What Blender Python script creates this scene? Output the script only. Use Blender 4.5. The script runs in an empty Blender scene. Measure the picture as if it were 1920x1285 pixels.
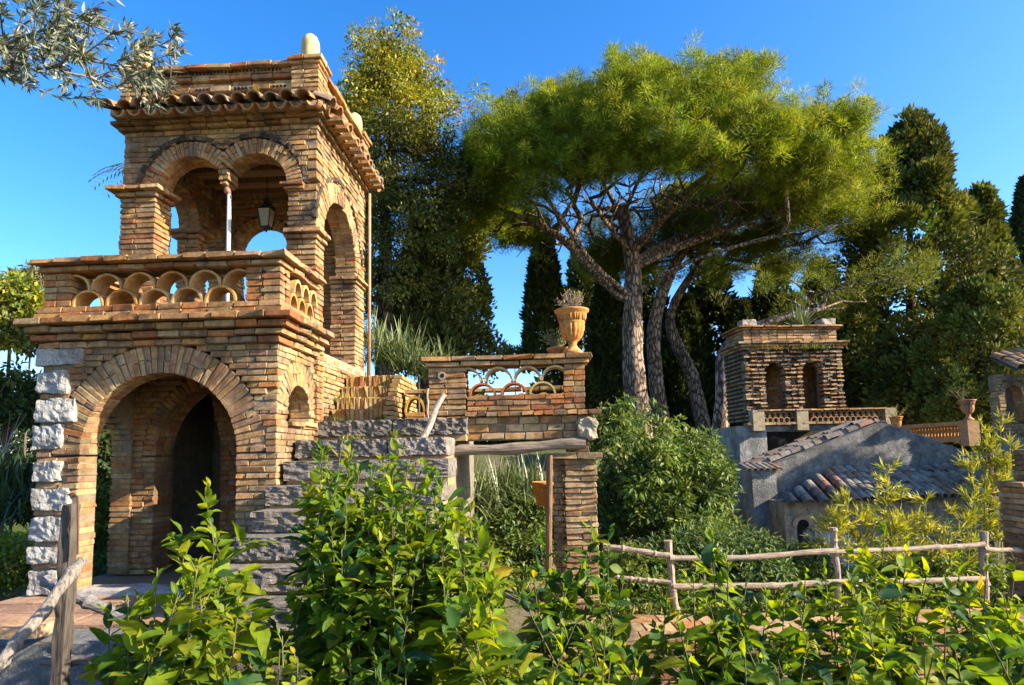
import bpy, math, random
import numpy as np
from mathutils import Matrix, Vector

random.seed(11)
RNG = np.random.default_rng(11)
PI = math.pi
sc = bpy.context.scene
COL = sc.collection

# ------------------------------------------------------------------ camera
FPX, IW, IH = 1150.0, 1920.0, 1285.0
PITCH, ROLL, CZ = math.radians(5.5), math.radians(-1.2), 1.3
SHIFT_PX = 208.0 - FPX * math.tan(PITCH)
cam = bpy.data.cameras.new('camera')
cam.sensor_width = 36.0
cam.sensor_fit = 'HORIZONTAL'
cam.lens = FPX / IW * 36.0
cam.shift_y = SHIFT_PX / IW
cam.clip_start, cam.clip_end = 0.05, 2000
cam_o = bpy.data.objects.new('camera', cam)
COL.objects.link(cam_o)
CAM_R = Matrix.Rotation(PI / 2 + PITCH, 3, 'X') @ Matrix.Rotation(ROLL, 3, 'Z')
cam_o.matrix_world = Matrix.Translation((0, 0, CZ)) @ CAM_R.to_4x4()
sc.camera = cam_o

# ------------------------------------------------------------------ sky, sun, exposure
SUN_DIR = Vector((1.0, -0.25, 0.52)).normalized()      # towards the sun
elev = math.asin(SUN_DIR.z)
world = bpy.data.worlds.new('World')
sc.world = world
world.use_nodes = True
nt = world.node_tree
for n in list(nt.nodes):
    nt.nodes.remove(n)
sky = nt.nodes.new('ShaderNodeTexSky')
sky.sky_type = 'NISHITA'
sky.sun_disc = False
sky.sun_elevation = elev
sky.sun_rotation = math.atan2(SUN_DIR.x, SUN_DIR.y)
sky.altitude = 300
sky.air_density = 1.0
sky.dust_density = 1.2
sky.ozone_density = 3.0
hs = nt.nodes.new('ShaderNodeHueSaturation')
hs.inputs['Saturation'].default_value = 1.34
hs.inputs['Hue'].default_value = 0.506
hs.inputs['Value'].default_value = 1.0
bg = nt.nodes.new('ShaderNodeBackground')
bg.inputs['Strength'].default_value = 0.12
wo = nt.nodes.new('ShaderNodeOutputWorld')
nt.links.new(sky.outputs[0], hs.inputs['Color'])
nt.links.new(hs.outputs[0], bg.inputs['Color'])
nt.links.new(bg.outputs[0], wo.inputs['Surface'])

sun = bpy.data.lights.new('sun', 'SUN')
sun.energy = 5.0
sun.angle = math.radians(0.5)
sun.color = (1.0, 0.86, 0.64)
sun_o = bpy.data.objects.new('sun', sun)
COL.objects.link(sun_o)
sun_o.location = SUN_DIR * 60
sun_o.rotation_euler = SUN_DIR.to_track_quat('Z', 'Y').to_euler()

sc.view_settings.view_transform = 'Standard'
sc.view_settings.look = 'None'
sc.view_settings.gamma = 1.0
sc.view_settings.use_curve_mapping = False
sc.view_settings.exposure = 1.70
sc.cycles.max_bounces = 6
sc.cycles.diffuse_bounces = 3
sc.cycles.glossy_bounces = 2
sc.cycles.transmission_bounces = 4
sc.cycles.transparent_max_bounces = 4
sc.cycles.use_denoising = True

# ------------------------------------------------------------------ pixel <-> world
_R = np.array(CAM_R)
_C = np.array([0, 0, CZ])
def at(px, py, Y):
    """world point seen at photo pixel (px,py) standing at distance Y in front of the camera"""
    d = _R @ np.array([(px - IW / 2) / FPX, -(py - IH / 2) / FPX + SHIFT_PX / FPX, -1.0])
    return _C + d * (Y / d[1])
def proj(P):
    q = (np.atleast_2d(P) - _C) @ _R
    w = -q[:, 2]
    w = np.where(w < 0.05, 0.05, w)
    return np.stack([IW / 2 + q[:, 0] / w * FPX, IH / 2 - (q[:, 1] / w - SHIFT_PX / FPX) * FPX, -q[:, 2]], 1)

# ------------------------------------------------------------------ noise
_TAB = np.random.default_rng(3).random(65536)
def _h(i, j, k):
    return _TAB[(i * 73856093 ^ j * 19349663 ^ k * 83492791) & 65535]
def vnoise(P, s=1.0, seed=0):
    P = np.asarray(P, float) * s + seed * 17.13
    i = np.floor(P).astype(np.int64)
    f = P - i
    f = f * f * (3 - 2 * f)
    x, y, z = i[:, 0], i[:, 1], i[:, 2]
    r = 0
    for a in (0, 1):
        for b in (0, 1):
            for c in (0, 1):
                w = (f[:, 0] if a else 1 - f[:, 0]) * (f[:, 1] if b else 1 - f[:, 1]) * (f[:, 2] if c else 1 - f[:, 2])
                r = r + w * _h(x + a, y + b, z + c)
    return r * 2 - 1
def fbm(P, s=1.0, o=3, seed=0):
    r, a = 0, 1.0
    for k in range(o):
        r = r + a * vnoise(P, s, seed + k)
        s *= 2.1
        a *= 0.5
    return r
def unit(v):
    v = np.asarray(v, float)
    return v / np.maximum(np.linalg.norm(v, axis=-1, keepdims=True), 1e-9)
def rand_dirs(n):
    return unit(RNG.normal(size=(n, 3)))

# ------------------------------------------------------------------ objects
def link(o, parent=None):
    COL.objects.link(o)
    if parent is not None:
        o.parent = parent
    return o
def thing(name, label, cat, loc=(0, 0, 0), rotz=0.0, group=None):
    o = bpy.data.objects.new(name, None)
    o.empty_display_size = 0.2
    link(o)
    o.location = loc
    o.rotation_euler = (0, 0, rotz)
    o['label'] = label
    o['category'] = cat
    if group:
        o['group'] = group
    return o
def tag(o, label, cat, group=None):
    o['label'] = label
    o['category'] = cat
    if group:
        o['group'] = group
    return o

def mesh_np(name, V, groups, C=None, smooth=False):
    me = bpy.data.meshes.new(name)
    V = np.asarray(V, np.float32)
    groups = [np.asarray(g, np.int32) for g in groups if g is not None and len(g)]
    li = np.concatenate([g.ravel() for g in groups])
    tot = np.concatenate([np.full(len(g), g.shape[1], np.int32) for g in groups])
    start = np.concatenate([[0], np.cumsum(tot)[:-1]]).astype(np.int32)
    me.vertices.add(len(V))
    me.vertices.foreach_set('co', V.ravel())
    me.loops.add(len(li))
    me.loops.foreach_set('vertex_index', li)
    me.polygons.add(len(tot))
    me.polygons.foreach_set('loop_start', start)
    me.polygons.foreach_set('loop_total', tot)
    me.polygons.foreach_set('use_smooth', np.full(len(tot), bool(smooth)))
    if C is not None:
        a = me.attributes.new('tint', 'FLOAT_COLOR', 'POINT')
        C = np.asarray(C, np.float32)
        a.data.foreach_set('color', np.concatenate([C, np.ones((len(C), 1), np.float32)], 1).ravel())
    me.update(calc_edges=True)
    me.validate()
    return me

class Soup:
    """collects faces for one mesh object"""
    def __init__(s):
        s.V, s.Q, s.T, s.C, s.n = [], [], [], [], 0
    def add(s, V, Q=None, T=None, c=(0.5, 0.5, 0.5)):
        V = np.asarray(V, float).reshape(-1, 3)
        if Q is not None and len(Q):
            s.Q.append(np.asarray(Q, np.int64) + s.n)
        if T is not None and len(T):
            s.T.append(np.asarray(T, np.int64) + s.n)
        c = np.asarray(c, float)
        s.C.append(np.broadcast_to(c, (len(V), 3)) if c.ndim == 1 else c)
        s.V.append(V)
        s.n += len(V)
        return s
    def box(s, lo, hi, c=(0.5, 0.5, 0.5)):
        (x0, y0, z0), (x1, y1, z1) = lo, hi
        V = [(x0, y0, z0), (x1, y0, z0), (x1, y1, z0), (x0, y1, z0), (x0, y0, z1), (x1, y0, z1), (x1, y1, z1), (x0, y1, z1)]
        return s.add(V, [(0, 3, 2, 1), (4, 5, 6, 7), (0, 1, 5, 4), (1, 2, 6, 5), (2, 3, 7, 6), (3, 0, 4, 7)], c=c)
    def tube(s, P, R, sides=8, c=(0.5, 0.5, 0.5), rough=0.0, cap=True):
        P = np.asarray(P, float)
        R = np.broadcast_to(np.asarray(R, float), (len(P),))
        d = np.gradient(P, axis=0)
        d = unit(d)
        ref = np.array([0.31, 0.17, 0.93])
        if abs(d[0] @ ref) > 0.9:
            ref = np.array([1.0, 0.1, 0])
        a = unit(np.cross(d, ref))
        b = np.cross(d, a)
        t = np.linspace(0, 2 * PI, sides, endpoint=False)
        ring = a[:, None, :] * np.cos(t)[None, :, None] + b[:, None, :] * np.sin(t)[None, :, None]
        rr = R[:, None, None]
        if rough:
            rr = rr * (1 + rough * RNG.normal(size=(len(P), sides, 1)))
        V = (P[:, None, :] + ring * rr).reshape(-1, 3)
        i = np.arange(len(P) - 1)[:, None] * sides
        j = np.arange(sides)[None, :]
        k = (j + 1) % sides
        Q = np.stack([i + j, i + k, i + sides + k, i + sides + j], -1).reshape(-1, 4)
        T = None
        if cap:
            n = len(V)
            V = np.concatenate([V, P[:1], P[-1:]])
            jj = np.arange(sides)
            T = np.concatenate([np.stack([(jj + 1) % sides, jj, np.full(sides, n)], 1),
                                np.stack([n - sides + jj, n - sides + (jj + 1) % sides, np.full(sides, n + 1)], 1)])
        return s.add(V, Q, T, c)
    def lathe(s, prof, center=(0, 0, 0), seg=24, c=(0.5, 0.5, 0.5), flute=0.0, nfl=12, fl=(0, 0)):
        prof = np.asarray(prof, float)
        t = np.linspace(0, 2 * PI, seg, endpoint=False)
        r = prof[:, :1] * np.ones((1, seg))
        if flute:
            m = (prof[:, 1] > fl[0]) & (prof[:, 1] < fl[1])
            r[m] *= 1 - flute * (1 - np.abs(np.sin(t * nfl / 2)))[None, :] ** 2
        V = np.stack([r * np.cos(t), r * np.sin(t), prof[:, 1:2] * np.ones((1, seg))], -1).reshape(-1, 3) + np.asarray(center)
        n = len(prof)
        i = np.arange(n - 1)[:, None] * seg
        j = np.arange(seg)[None, :]
        k = (j + 1) % seg
        return s.add(V, np.stack([i + j, i + k, i + seg + k, i + seg + j], -1).reshape(-1, 4), c=c)
    def arc(s, o, u, v, n, R, r, d0, d1, a0=0.0, a1=PI, seg=14, c=(0.5, 0.5, 0.5), sv=1.0):
        """half ring in the plane (u,v), extruded along n from d0 to d1"""
        o, u, v, n = (np.asarray(q, float) for q in (o, u, v, n))
        t = np.linspace(a0, a1, seg + 1)
        dirs = u[None] * np.cos(t)[:, None] + v[None] * (np.sin(t) * sv)[:, None]
        L = [o + dirs * R + n * d1, o + dirs * r + n * d1, o + dirs * r + n * d0, o + dirs * R + n * d0]
        V = np.stack(L, 1).reshape(-1, 3)
        Q = []
        for i in range(seg):
            for k in range(4):
                Q.append((4 * i + k, 4 * i + (k + 1) % 4, 4 * i + 4 + (k + 1) % 4, 4 * i + 4 + k))
        Q.append((3, 2, 1, 0))
        Q.append((4 * seg, 4 * seg + 1, 4 * seg + 2, 4 * seg + 3))
        return s.add(V, Q, c=c)
    def mesh(s, name, smooth=False, origin=None):
        V = np.concatenate(s.V)
        if origin is not None:
            V = V - np.asarray(origin)
        return mesh_np(name, V, [np.concatenate(s.Q) if s.Q else None, np.concatenate(s.T) if s.T else None], np.concatenate(s.C), smooth)
    def build(s, name, mat, parent=None, smooth=False, origin=None, kind=None):
        me = s.mesh(name, smooth, origin)
        me.materials.append(mat)
        o = link(bpy.data.objects.new(name, me), parent)
        if kind:
            o['kind'] = kind
        return o

# ------------------------------------------------------------------ materials
def new_mat(name):
    m = bpy.data.materials.new(name)
    m.use_nodes = True
    t = m.node_tree
    for n in list(t.nodes):
        t.nodes.remove(n)
    out = t.nodes.new('ShaderNodeOutputMaterial')
    return m, t, out
def N(t, typ, **kw):
    n = t.nodes.new(typ)
    for k, v in kw.items():
        if k in n.inputs.keys():
            n.inputs[k].default_value = v
        else:
            setattr(n, k, v)
    return n
def ramp(t, src, stops):
    r = t.nodes.new('ShaderNodeValToRGB')
    e = r.color_ramp.elements
    while len(e) < len(stops):
        e.new(0.5)
    for el, (p, c) in zip(e, stops):
        el.position = p
        el.color = (*c, 1) if len(c) == 3 else c
    t.links.new(src, r.inputs[0])
    return r.outputs[0]
def mix(t, typ, fac, a, b):
    m = t.nodes.new('ShaderNodeMix')
    m.data_type = 'RGBA'
    m.blend_type = typ
    for sock, val in ((m.inputs[0], fac), (m.inputs[6], a), (m.inputs[7], b)):
        if isinstance(val, (int, float)):
            sock.default_value = val
        elif isinstance(val, tuple):
            sock.default_value = (*val, 1) if len(val) == 3 else val
        else:
            t.links.new(val, sock)
    return m.outputs[2]
def masonry(name, rough=0.92, vary=(0.55, 1.35), s1=14.0, bump=0.5, s2=90.0, dist=0.012, patch=None, stain=None):
    """tint attribute x grain noise, with optional lichen patches, and a bump from two noises"""
    m, t, out = new_mat(name)
    L = t.links.new
    geo = N(t, 'ShaderNodeNewGeometry')
    att = N(t, 'ShaderNodeAttribute', attribute_name='tint')
    n1 = N(t, 'ShaderNodeTexNoise', Scale=s1, Detail=5.0, Roughness=0.65)
    L(geo.outputs['Position'], n1.inputs['Vector'])
    v = ramp(t, n1.outputs[0], [(0.3, (vary[0],) * 3), (0.7, (vary[1],) * 3)])
    col = mix(t, 'MULTIPLY', 1.0, att.outputs['Color'], v)
    n2 = N(t, 'ShaderNodeTexNoise', Scale=s2, Detail=4.0, Roughness=0.7)
    L(geo.outputs['Position'], n2.inputs['Vector'])
    col = mix(t, 'MULTIPLY', 0.55, col, ramp(t, n2.outputs[0], [(0.35, (0.45,) * 3), (0.6, (1.25,) * 3)]))
    for spec in ([patch] if patch else []) + ([stain] if stain else []):
        scale, lo, hi, colr, amt = spec
        n3 = N(t, 'ShaderNodeTexNoise', Scale=scale, Detail=6.0, Roughness=0.7)
        L(geo.outputs['Position'], n3.inputs['Vector'])
        if spec is stain:
            mp = N(t, 'ShaderNodeMapping')
            mp.inputs['Scale'].default_value = (1, 1, 0.45)
            L(geo.outputs['Position'], mp.inputs['Vector'])
            L(mp.outputs[0], n3.inputs['Vector'])
        f = ramp(t, n3.outputs[0], [(lo, (0, 0, 0)), (hi, (amt,) * 3)])
        col = mix(t, 'MIX', f, col, colr)
    b = N(t, 'ShaderNodeBsdfPrincipled', Roughness=rough)
    b.inputs['Specular IOR Level'].default_value = 0.2
    L(col, b.inputs['Base Color'])
    add = N(t, 'ShaderNodeMath', operation='ADD')
    L(n1.outputs[0], add.inputs[0])
    L(n2.outputs[0], add.inputs[1])
    bp = N(t, 'ShaderNodeBump', Strength=bump, Distance=dist)
    L(add.outputs[0], bp.inputs['Height'])
    L(bp.outputs[0], b.inputs['Normal'])
    L(b.outputs[0], out.inputs['Surface'])
    return m
def barkmat(name):
    m, t, out = new_mat(name)
    L = t.links.new
    geo = N(t, 'ShaderNodeNewGeometry')
    mp = N(t, 'ShaderNodeMapping')
    mp.inputs['Scale'].default_value = (1, 1, 0.32)
    L(geo.outputs['Position'], mp.inputs['Vector'])
    n1 = N(t, 'ShaderNodeTexNoise', Scale=3.0, Detail=6.0, Roughness=0.7)
    L(mp.outputs[0], n1.inputs['Vector'])
    wv = mix(t, 'LINEAR_LIGHT', 0.12, mp.outputs[0], n1.outputs['Color'])
    vo = N(t, 'ShaderNodeTexVoronoi', feature='DISTANCE_TO_EDGE', Scale=7.0)
    L(wv, vo.inputs['Vector'])
    att = N(t, 'ShaderNodeAttribute', attribute_name='tint')
    col = mix(t, 'MULTIPLY', 1.0, att.outputs['Color'], ramp(t, vo.outputs[0], [(0.0, (0.28, 0.24, 0.22)), (0.10, (0.85, 0.82, 0.8)), (0.4, (1.2, 1.15, 1.1))]))
    col = mix(t, 'MULTIPLY', 0.8, col, ramp(t, n1.outputs[0], [(0.3, (0.55, 0.5, 0.48)), (0.7, (1.35, 1.3, 1.25))]))
    b = N(t, 'ShaderNodeBsdfPrincipled', Roughness=0.95)
    b.inputs['Specular IOR Level'].default_value = 0.1
    L(col, b.inputs['Base Color'])
    bp = N(t, 'ShaderNodeBump', Strength=1.0, Distance=0.10)
    L(ramp(t, vo.outputs[0], [(0.0, (0, 0, 0)), (0.14, (1, 1, 1))]), bp.inputs['Height'])
    L(bp.outputs[0], b.inputs['Normal'])
    L(b.outputs[0], out.inputs['Surface'])
    return m
def leafmat(name, trans=0.4, tcol=(1.35, 1.3, 0.45), rough=0.45, spec=0.35, vein=False):
    m, t, out = new_mat(name)
    L = t.links.new
    att = N(t, 'ShaderNodeAttribute', attribute_name='tint')
    geo = N(t, 'ShaderNodeNewGeometry')
    n1 = N(t, 'ShaderNodeTexNoise', Scale=30.0 if vein else 3.0, Detail=3.0)
    L(geo.outputs['Position'], n1.inputs['Vector'])
    col = mix(t, 'MULTIPLY', 0.8, att.outputs['Color'], ramp(t, n1.outputs[0], [(0.3, (0.7, 0.72, 0.7)), (0.7, (1.25, 1.2, 1.2))]))
    b = N(t, 'ShaderNodeBsdfPrincipled', Roughness=rough)
    b.inputs['Specular IOR Level'].default_value = spec
    L(col, b.inputs['Base Color'])
    tr = N(t, 'ShaderNodeBsdfTranslucent')
    L(mix(t, 'MULTIPLY', 1.0, col, tcol), tr.inputs['Color'])
    ms = N(t, 'ShaderNodeMixShader')
    ms.inputs[0].default_value = trans
    L(b.outputs[0], ms.inputs[1])
    L(tr.outputs[0], ms.inputs[2])
    L(ms.outputs[0], out.inputs['Surface'])
    return m
def wood(name, grain=(1, 1, 14), scale=6.0, rough=0.85, bump=0.7):
    m, t, out = new_mat(name)
    L = t.links.new
    tc = N(t, 'ShaderNodeTexCoord')
    mp = N(t, 'ShaderNodeMapping')
    mp.inputs['Scale'].default_value = grain
    L(tc.outputs['Object'], mp.inputs['Vector'])
    n1 = N(t, 'ShaderNodeTexNoise', Scale=scale, Detail=6.0, Roughness=0.7)
    L(mp.outputs[0], n1.inputs['Vector'])
    att = N(t, 'ShaderNodeAttribute', attribute_name='tint')
    col = mix(t, 'MULTIPLY', 1.0, att.outputs['Color'], ramp(t, n1.outputs[0], [(0.32, (0.3, 0.28, 0.26)), (0.5, (0.9, 0.9, 0.9)), (0.7, (1.4, 1.35, 1.3))]))
    b = N(t, 'ShaderNodeBsdfPrincipled', Roughness=rough)
    b.inputs['Specular IOR Level'].default_value = 0.2
    L(col, b.inputs['Base Color'])
    bp = N(t, 'ShaderNodeBump', Strength=bump, Distance=0.02)
    L(n1.outputs[0], bp.inputs['Height'])
    L(bp.outputs[0], b.inputs['Normal'])
    L(b.outputs[0], out.inputs['Surface'])
    return m

MAT = {
    'brick': masonry('brick', patch=(3.3, 0.58, 0.72, (0.38, 0.33, 0.22), 0.5), stain=(2.6, 0.46, 0.64, (0.07, 0.05, 0.034), 0.8)),
    'mortar': masonry('mortar', vary=(0.6, 1.2), s1=8, bump=0.7),
    'limestone': masonry('limestone', vary=(0.7, 1.2), s1=10, bump=0.9, s2=60, dist=0.02, stain=(5.0, 0.48, 0.68, (0.14, 0.125, 0.10), 0.8)),
    'stepstone': masonry('stepstone', vary=(0.45, 1.5), s1=16, bump=1.0, s2=70, dist=0.02, patch=(1.7, 0.58, 0.72, (0.20, 0.17, 0.07), 0.5)),
    'mossbrick': masonry('mossbrick', vary=(0.6, 1.3), patch=(6.0, 0.46, 0.62, (0.19, 0.175, 0.025), 0.75)),
    'tile': masonry('tile', vary=(0.55, 1.3), s1=9, patch=(4.0, 0.55, 0.7, (0.30, 0.27, 0.20), 0.6), stain=(3.0, 0.58, 0.72, (0.10, 0.085, 0.07), 0.7)),
    'terracotta': masonry('terracotta', vary=(0.65, 1.25), s1=9, s2=60, bump=0.4, patch=(11.0, 0.54, 0.68, (0.50, 0.40, 0.28), 0.6), stain=(4.0, 0.62, 0.8, (0.30, 0.24, 0.16), 0.5)),
    'plaster': masonry('plaster', vary=(0.5, 1.3), s1=3.0, s2=25, bump=0.8, dist=0.03, patch=(2.0, 0.55, 0.62, (0.33, 0.28, 0.22), 0.7), stain=(2.2, 0.46, 0.66, (0.06, 0.058, 0.055), 0.8)),
    'lava': masonry('lava', vary=(0.4, 1.4), s1=20, bump=0.8),
    'earth': masonry('earth', vary=(0.5, 1.3), s1=1.5, s2=20, bump=0.6, dist=0.04, patch=(0.6, 0.45, 0.6, (0.05, 0.08, 0.015), 0.9)),
    'paving': masonry('paving', vary=(0.6, 1.25), s1=3, s2=40, bump=0.5),
    'bark': barkmat('bark'),
    'twig': masonry('twig', vary=(0.6, 1.3), s1=10, bump=0.4),
    'wood': wood('wood', (12, 12, 1)), 'woodx': wood('woodx', (1, 12, 12)),
    'darkwood': wood('darkwood', (12, 12, 1), rough=0.7),
    'leaf': leafmat('leaf', 0.54, (1.6, 1.4, 0.28), 0.5, 0.2, True),
    'foliage': leafmat('foliage', 0.3, (1.3, 1.25, 0.4), 0.5, 0.3),
    'conifer': leafmat('conifer', 0.18, (1.3, 1.2, 0.4), 0.7, 0.15),
    'needle': leafmat('needle', 0.35, (1.35, 1.25, 0.35), 0.6, 0.2),
    'strap': leafmat('strap', 0.2, (1.1, 1.15, 0.5), 0.4, 0.45),
    'olive': leafmat('olive', 0.15, (1.0, 1.0, 0.6), 0.45, 0.4),
    'metal': masonry('metal', rough=0.45, vary=(0.85, 1.1), bump=0.05),
    'glass': masonry('glass', rough=0.2, vary=(0.9, 1.1), bump=0.0),
}
# ------------------------------------------------------------------ bricks and stones
def _brick_topology():
    corners = [(sx, sy, sz) for sx in (-1, 1) for sy in (-1, 1) for sz in (-1, 1)]
    idx = {c: i for i, c in enumerate(corners)}
    vid = lambda c, a: idx[c] * 3 + a
    quads, tris = [], []
    for a in range(3):
        o = [i for i in range(3) if i != a]
        for s in (-1, 1):
            q = []
            for p, r in ((-1, -1), (1, -1), (1, 1), (-1, 1)):
                c = [0, 0, 0]
                c[a], c[o[0]], c[o[1]] = s, p, r
                q.append(vid(tuple(c), a))
            quads.append(q)
        for p in (-1, 1):
            for r in (-1, 1):
                c0, c1 = [0, 0, 0], [0, 0, 0]
                c0[a], c1[a] = -1, 1
                for c in (c0, c1):
                    c[o[0]], c[o[1]] = p, r
                quads.append([vid(tuple(c0), o[0]), vid(tuple(c1), o[0]), vid(tuple(c1), o[1]), vid(tuple(c0), o[1])])
    for c in corners:
        tris.append([vid(c, 0), vid(c, 1), vid(c, 2)])
    f = np.array([0.02, 0.045, 0.085])                    # chamfer as a share of length, depth, height
    V = np.zeros((24, 3))
    for c in corners:
        for a in range(3):
            p = np.array(c, float) * 0.5
            for k in range(3):
                if k != a:
                    p[k] *= 1 - 2 * f[k]
            V[vid(c, a)] = p
    def orient(fc):
        P = V[fc]
        nrm = np.cross(P[1] - P[0], P[2] - P[0])
        return fc if nrm @ P.mean(0) > 0 else fc[::-1]
    return V, np.array([orient(q) for q in quads]), np.array([orient(q) for q in tris])
BV, BQ, BT = _brick_topology()
NSHAPE = 10
def _shape(k):
    r = np.random.default_rng(100 + k)
    j = r.uniform(-1, 1, (8, 3)) * np.array([0.022, 0.05, 0.085])
    v = BV + np.repeat(j, 3, 0) + r.uniform(-1, 1, (24, 3)) * np.array([0.007, 0.02, 0.035])
    return v
SHAPES = [_shape(k) for k in range(NSHAPE)]
BUFF = [(0.42, 0.275, 0.13), (0.36, 0.225, 0.105), (0.50, 0.36, 0.19), (0.38, 0.205, 0.085), (0.30, 0.165, 0.075),
        (0.42, 0.255, 0.14), (0.40, 0.305, 0.18), (0.42, 0.165, 0.055), (0.33, 0.105, 0.04), (0.30, 0.185, 0.13), (0.44, 0.24, 0.075), (0.25, 0.19, 0.125)]
BUFF = [(a * 0.68 + 0.085, b * 0.64 + 0.048, c * 0.62 + 0.019) for a, b, c in BUFF]   # aged bricks: tones drawn together
P_MIX = [3, 3, 2, 3, 2, 2, 1.5, 1.2, 0.7, 1.3, 2, 1]
P_WARM = [2, 3, 1, 3, 2, 1, 0.5, 3, 1.5, 0.5, 3, 0.5]
P_RED = [1, 1, 0.5, 2, 1, 1, 0.5, 3.5, 4, 1, 2, 0.5]
P_PALE = [3, 1, 4, 1, 0.5, 2, 3, 0.3, 0.1, 1, 1, 1]
P_PINK = [1.5, 1, 1.5, 1, 1, 2.5, 2, 0.6, 0.4, 3, 0.8, 2]
_bmesh = {}
def brick_mesh(k, p, mat):
    key = (k, p, mat.name)
    if key not in _bmesh:
        me = mesh_np('brick', SHAPES[k], [BQ, BT], np.broadcast_to(np.array(BUFF[p]), (24, 3)))
        me.materials.append(mat)
        _bmesh[key] = me
    return _bmesh[key]
class Bricks:
    """bricks of one thing: the ones that show largest become objects, the rest one joined part"""
    def __init__(s):
        s.L = []
    def add(s, c, R, size, w=P_MIX, prio=1.0):
        p = RNG.choice(12, p=np.array(w) / sum(w))
        s.L.append((np.asarray(c, float), np.asarray(R, float), np.asarray(size, float), p, prio, RNG.integers(NSHAPE)))
    def finish(s, parent, maxn=300, mat=None, name='brick', joined='brickwork', minpx=9.0):
        mat = mat or MAT['brick']
        bpy.context.view_layer.update()
        M = np.array(parent.matrix_world)
        Cs = np.array([b[0] for b in s.L]) @ M[:3, :3].T + M[:3, 3]
        pr = proj(Cs)
        big = np.array([sorted(b[2])[2] for b in s.L])
        ar = np.array([sorted(b[2])[2] * sorted(b[2])[1] for b in s.L]) * np.array([b[4] for b in s.L])
        d = np.maximum(pr[:, 2], 0.3)
        score = ar / d ** 2
        vis = (pr[:, 0] > -20) & (pr[:, 0] < IW + 20) & (pr[:, 1] > -20) & (pr[:, 1] < IH + 20) & (big / d * FPX > minpx) & (pr[:, 2] > 0.2)
        score = np.where(vis, score, -1)
        order = np.argsort(-score)
        S = Soup()
        for n, i in enumerate(order):
            c, R, size, p, prio, k = s.L[i]
            if n < maxn and score[i] > 0:
                o = link(bpy.data.objects.new(name, brick_mesh(k, p, mat)), parent)
                m = np.eye(4)
                m[:3, :3] = R * size[None, :]
                m[:3, 3] = c
                o.matrix_local = Matrix(m.tolist())
            else:
                S.add((SHAPES[k] * size) @ R.T + c, BQ, BT, BUFF[p])
        if S.n:
            S.build(joined, mat, parent, kind='stuff')
EX, EY, EZ = np.array([1., 0, 0]), np.array([0, 1., 0]), np.array([0, 0, 1.])
def frame(u, v, n):
    """brick axes: length along u, depth along n, height along v (made right-handed)"""
    u, v, n = (np.asarray(q, float) for q in (u, v, n))
    R = np.stack([u, n, v], 1)
    if np.linalg.det(R) < 0:
        R = np.stack([-u, n, v], 1)
    return R
def wall(B, K, o, u, v, n, iv, h0, h1, ch=0.064, bl=0.235, bd=0.11, thick=0.26, w=P_MIX, prio=1.0, joint=0.011, deep_ends=True, skip=None, core=True, kc=(0.22, 0.17, 0.12), jit=0.011):
    """courses of bricks; iv(h, course) gives the solid stretches along u; K takes the mortar body"""
    o, u, v, n = (np.asarray(q, float) for q in (o, u, v, n))
    R0 = frame(u, v, n)
    nc = max(1, int(round((h1 - h0) / ch)))
    ch = (h1 - h0) / nc
    for k in range(nc):
        hm = h0 + (k + 0.5) * ch
        for (a0, a1, e0, e1) in iv(hm, k):
            if a1 - a0 < 0.03:
                continue
            if core and K is not None:
                P0 = o + u * (a0 + 0.012) + v * (hm - ch / 2) - n * thick
                P1 = o + u * (a1 - 0.012) + v * (hm + ch / 2) - n * 0.019
                K.box(np.minimum(P0, P1), np.maximum(P0, P1), kc)
            a = a0
            first = True
            while a < a1 - 0.02:
                l = bl * random.uniform(0.8, 1.15)
                if first and k % 2:
                    l *= 0.5
                if a + l > a1 - 0.07:
                    l = a1 - a
                end = (first and e0) or (a + l >= a1 - 1e-6 and e1)
                c = a + l / 2
                d = thick if (end and deep_ends) else bd
                if not (skip and skip(c, hm)):
                    out = random.uniform(-jit, jit * 0.8) - (0.03 if random.random() < 0.03 else 0)
                    B.add(o + u * c + v * (hm + random.uniform(-.002, .002)) + n * (out - d / 2), R0 @ np.array(Matrix.Rotation(random.gauss(0, 0.008), 3, 'Y')), (l - joint, d, ch - joint * random.uniform(0.7, 1.3)), w, prio)
                a += l
                first = False
def arch_iv(a0, a1, arches, lead=None):
    """arches: (centre, inner r, outer r, springing h, bottom h)"""
    def f(h, k):
        s0, s1 = a0, a1
        if lead:
            s0, s1 = lead(k, a0, a1)
        cuts = []
        for c, ri, ro, hs, hb in arches:
            if h < hb:
                continue
            if h < hs:
                cuts.append((c - ri, c + ri, True))
            elif h < hs + ro:
                q = math.sqrt(ro * ro - (h - hs) ** 2)
                cuts.append((c - q, c + q, False))
        cuts.sort()
        res, a, e0 = [], s0, False
        for c0, c1, jamb in cuts:
            if c0 > a:
                res.append((a, min(c0, s1), e0, jamb))
            a, e0 = max(a, c1), jamb
        if a < s1:
            res.append((a, s1, e0, False))
        return res
    return f
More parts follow.
